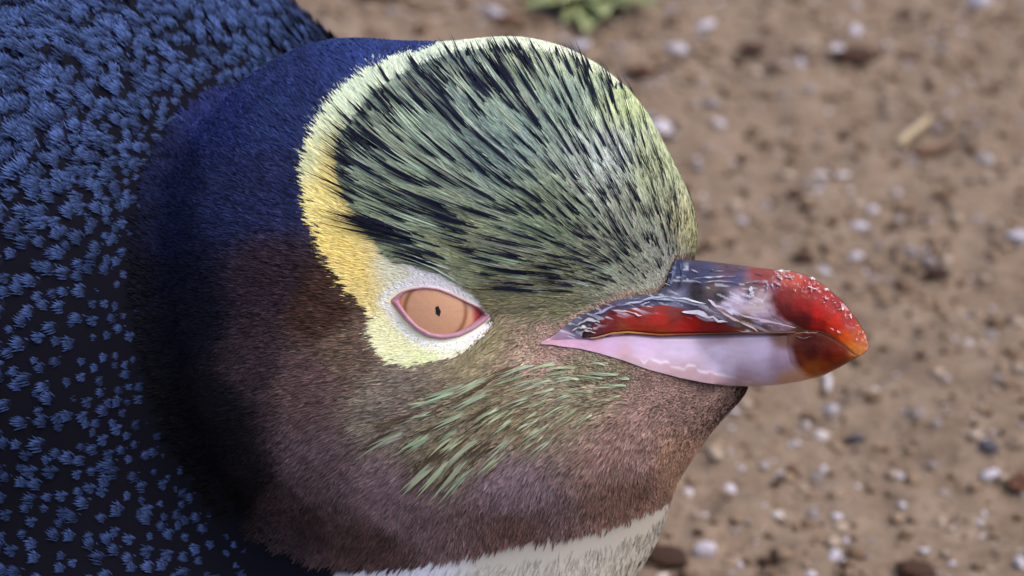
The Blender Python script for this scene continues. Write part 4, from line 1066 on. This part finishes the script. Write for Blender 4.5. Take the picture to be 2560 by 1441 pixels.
for k, (x, y, s) in enumerate(SHELLS):
    o = place('shell_fragment', SH_M[k % 6], x, y, s)
    tag(o, 'small whitish shell fragment lying on the brown dirt', 'shell', 'white shell fragments scattered on the dirt')
occ = [(penguin.location.x, penguin.location.y)]
def rnd_spot():
    while True:
        x, y = rng.uniform(850, 2600), rng.uniform(-30, 1480)
        if inside(np.array([x]), np.array([y]), [(700, 60), (1100, 60), (1450, 90), (1760, 500), (1780, 630), (2210, 680), (2210, 960), (1800, 1040), (1620, 1480), (600, 1480)])[0]: continue
        return x, y
for k in range(90):
    x, y = rnd_spot(); o = place('shell_speck', SH_M[k % 6], x, y, rng.uniform(10, 22), sink=0.35)
    tag(o, 'tiny white speck of shell grit on the brown dirt', 'shell', 'tiny specks of shell grit on the dirt')
for k in range(90):
    x, y = rnd_spot(); o = place('pebble', PB_M[k % 6], x, y, rng.uniform(14, 40) * (1 if rng.random() < 0.85 else 1.5), sink=0.4)
    tag(o, 'small dull grey pebble half sunk in the brown dirt', 'pebble', 'grey pebbles scattered on the dirt')
for k in range(80):
    x, y = rnd_spot(); o = place('dirt_clod', CL_M[k % 6], x, y, rng.uniform(22, 60), sink=0.55)
    tag(o, 'lumpy brown clod of dry dirt on the ground', 'dirt clod', 'dirt clods on the ground')
for k in range(36):
    x, y = rnd_spot(); o = place('bark_crumb', DK_M[k % 5], x, y, rng.uniform(10, 32), sink=0.3)
    tag(o, 'small dark brown crumb of bark on the dirt', 'bark crumb', 'dark bark crumbs on the dirt')
for x, y, s, lab in [(2130, 172, 120, 'long dark brown bark piece above the pale wood chip'), (1880, 135, 80, 'dark brown bark piece among the pale shell bits'), (2340, 690, 70, 'dark bark piece beyond the bill tip'), (2010, 628, 62, 'dark bark piece just above the red bill tip'), (1920, 1385, 54, 'dark bark piece beside a white shell near the breast'), (2290, 1428, 110, 'big dark bark piece below the white shells'), (1660, 1400, 130, 'flat dark bark slab beside the white breast')]:
    o = place('bark_piece', DK_M[int(x) % 5], x, y, s, rz=0.1, tilt=0.1, sink=0.15); tag(o, lab, 'bark')
for x, y, s, lab in [(2140, 1088, 48, 'dark grey slate chip on the dirt below the bill'), (2165, 1390, 22, 'tiny dark slate chip beside white shells'), (2470, 1140, 60, 'long grey slate chip near the dead leaf')]:
    o = place('slate_chip', SL_M[int(x) % 3], x, y, s); tag(o, lab, 'stone chip')
bigp = lump_meshes('pale_pebble', 1, M_shell, (1, 0.8, 0.7), 0.15, IV, IF)[0]
o = place('pale_pebble', bigp, 1762, 1368, 62, sink=0.2); tag(o, 'rounded pale pebble beside the white breast', 'pebble')
o = place('pale_pebble', bigp, 2448, 6, 70, sink=0.1); tag(o, 'large round white pebble far behind the bill', 'pebble')
# sticks
def stick(name, mat, a_, b_, w_, label, cat, flat=1.0):
    pa_, ta_ = ground_at(*a_); pb_, tb_ = ground_at(*b_); r = w_ * 0.5 * ta_ / (DIST / PX) / PX
    n_ = 9; ring_ = 8; V = []; 
    d = pb_ - pa_; L_ = np.linalg.norm(d); d = d / L_; s_ = np.array([-d[1], d[0], 0]); up = np.array([0, 0, 1.0])
    for i in range(n_):
        t = i / (n_ - 1); c = pa_ + d * L_ * t; c = c + s_ * 0.04 * L_ * math.sin(t * 4) ; c[2] = gh(np.array([c[0]]), np.array([c[1]]))[0] * 0.6 + r * flat * 0.9
        rr_ = r * (1.0 - 0.25 * t + 0.12 * math.sin(t * 17)) * (0.55 if i in (0, n_ - 1) else 1)
        for j in range(ring_):
            q = j / ring_ * 2 * math.pi
            V.append(c + s_ * rr_ * math.cos(q) + up * rr_ * flat * math.sin(q))
    Fq = [(i * ring_ + j, i * ring_ + (j + 1) % ring_, (i + 1) * ring_ + (j + 1) % ring_, (i + 1) * ring_ + j) for i in range(n_ - 1) for j in range(ring_)]
    Fq += [(0, 3, 2, 1), (0, 5, 4, 3), (0, 7, 6, 5)] + [((n_ - 1) * ring_, (n_ - 1) * ring_ + a1, (n_ - 1) * ring_ + a1 + 1, (n_ - 1) * ring_ + a1 + 2) for a1 in (1, 3, 5)]
    o = mesh_obj(name, np.array(V), np.array(Fq), mat, None, None, True, origin=(pa_ + pb_) / 2)
    return tag(o, label, cat)
stick('twig', M_straw, (2245, 362), (2318, 305), 26, 'pale straw coloured stick lying on the dirt', 'twig')
stick('twig', M_bark, (2282, 390), (2392, 362), 20, 'reddish brown twig lying below the pale stick', 'twig')
stick('wood_chip', M_chip, (2035, 440), (2125, 432), 24, 'flat pale grey wood chip on the dirt', 'wood chip', 0.4)
stick('twig', M_straw, (2400, 1038), (2500, 1030), 16, 'thin straw twig to the right under the bill', 'twig', 0.6)
stick('twig', M_chip, (2062, 925), (2072, 975), 20, 'short whitish stick just under the bill tip', 'twig', 0.7)
# dead leaves: curled sheets with thickness
def leaf(x, y, s, rz, label, mat, name='dead_leaf'):
    p, t = ground_at(x, y); r = s * 0.5 * t / (DIST / PX) / PX
    nu, nv = 11, 7; V = []
    for i in range(nu):
        u = i / (nu - 1) * 2 - 1; wd = 0.48 * math.sqrt(max(0.0, 1 - u * u)) * (1 - 0.25 * u) + 0.02
        for j in range(nv):
            v_ = j / (nv - 1) * 2 - 1
            V.append((u, v_ * wd, 0.22 * (v_ * wd) ** 2 * 3 + 0.12 * u * u + 0.05 * math.sin(u * 5 + v_ * 2)))
    V = np.array(V) * r; F_ = grid_faces(nu, nv)
    cz, sz = math.cos(rz), math.sin(rz)
    V = np.stack([V[:, 0] * cz - V[:, 1] * sz, V[:, 0] * sz + V[:, 1] * cz, V[:, 2]], 1)
    o = mesh_obj(name, V + np.array([p[0], p[1], gh(np.array([p[0]]), np.array([p[1]]))[0] + 0.0015]), F_, mat, None, None, True, origin=p)
    md = o.modifiers.new('thick', 'SOLIDIFY'); md.thickness = 0.0006
    return tag(o, label, 'leaf')
leaf(2548, 1212, 90, 1.2, 'dark red brown curled leaf on the dirt under the bill side', M_deadleaf)
leaf(1610, 190, 90, 0.1, 'dark brown dead leaf just behind the crown', M_deadleaf)
leaf(965, 14, 130, 0.0, 'dark brown dead leaf behind the blue neck', M_deadleaf)
leaf(1272, 66, 70, 0.8, 'small brown dead leaf behind the top of the crown', M_deadleaf)
# a low green weed behind the head
pw_, tw_ = ground_at(1490, 14)
weed = bpy.data.objects.new('weed', None); col.objects.link(weed); weed.location = Vector((pw_[0], pw_[1], 0.0))
tag(weed, 'low green weed sprouting from the dirt behind the crown', 'weed')
for k in range(22):
    a_ = k * 2.4; ln = rng.uniform(0.020, 0.042); up_ = rng.uniform(0.1, 0.7)
    V = []
    for i in range(7):
        u = i / 6; wd = 0.16 * math.sin(math.pi * min(1, u * 0.9 + 0.1)) * ln
        cx, cz_ = ln * u * math.cos(up_), ln * (math.sin(up_) * u - 0.5 * u * u * math.sin(up_)) + 0.001
        V += [(cx, -wd, cz_ + wd * 0.4), (cx, 0, cz_), (cx, wd, cz_ + wd * 0.4)]
    V = np.array(V); V = np.stack([V[:, 0] * math.cos(a_) - V[:, 1] * math.sin(a_), V[:, 0] * math.sin(a_) + V[:, 1] * math.cos(a_), V[:, 2]], 1)
    o = mesh_obj('leaf', V + np.array(weed.location), grid_faces(7, 3), M_leafg, weed, None, True)

# crumbs of soil: uncountable
NCR = 16000
cr = np.stack([gc[0] + rng.uniform(-0.34, 0.34, NCR), gc[1] + rng.uniform(-0.34, 0.34, NCR)], 1)
cz = gh(cr[:, 0], cr[:, 1]); rs = 0.0006 + 0.0016 * rng.random(NCR) ** 4 * 2
octv = np.array([[1, 0, 0], [-1, 0, 0], [0, 1, 0], [0, -1, 0], [0, 0, 1], [0, 0, -1]], float)
octf = np.array([[0, 2, 4], [2, 1, 4], [1, 3, 4], [3, 0, 4], [2, 0, 5], [1, 2, 5], [3, 1, 5], [0, 3, 5]])
V = octv[None] * (rs[:, None, None] * rng.uniform(0.6, 1.3, (NCR, 6, 1))); aa = rng.uniform(0, 6.28, NCR)
V = np.stack([V[..., 0] * np.cos(aa)[:, None] - V[..., 1] * np.sin(aa)[:, None], V[..., 0] * np.sin(aa)[:, None] + V[..., 1] * np.cos(aa)[:, None], V[..., 2] * 0.7], -1)
V += np.stack([cr[:, 0], cr[:, 1], cz + rs * 0.25], 1)[:, None]
pal = np.array([lin(c) for c in [(120, 98, 80), (150, 128, 108), (96, 74, 60), (176, 158, 142), (140, 118, 100), (60, 44, 36), (198, 188, 186)]])
cc = pal[rng.choice(7, NCR, p=[0.24, 0.30, 0.08, 0.18, 0.16, 0.01, 0.03])] * rng.uniform(0.8, 1.15, (NCR, 1))
Fc = (octf[None] + (np.arange(NCR) * 6)[:, None, None]).reshape(-1, 3)
o = mesh_obj('soil_crumbs', V.reshape(-1, 3), Fc, attr_mat('soil_crumb', 0.95, 0.1), None, np.repeat(cc * 0.8, 6, 0), False)
tag(o, 'fine crumbs of dry soil and sand grains strewn over the ground', 'soil', kind='stuff')
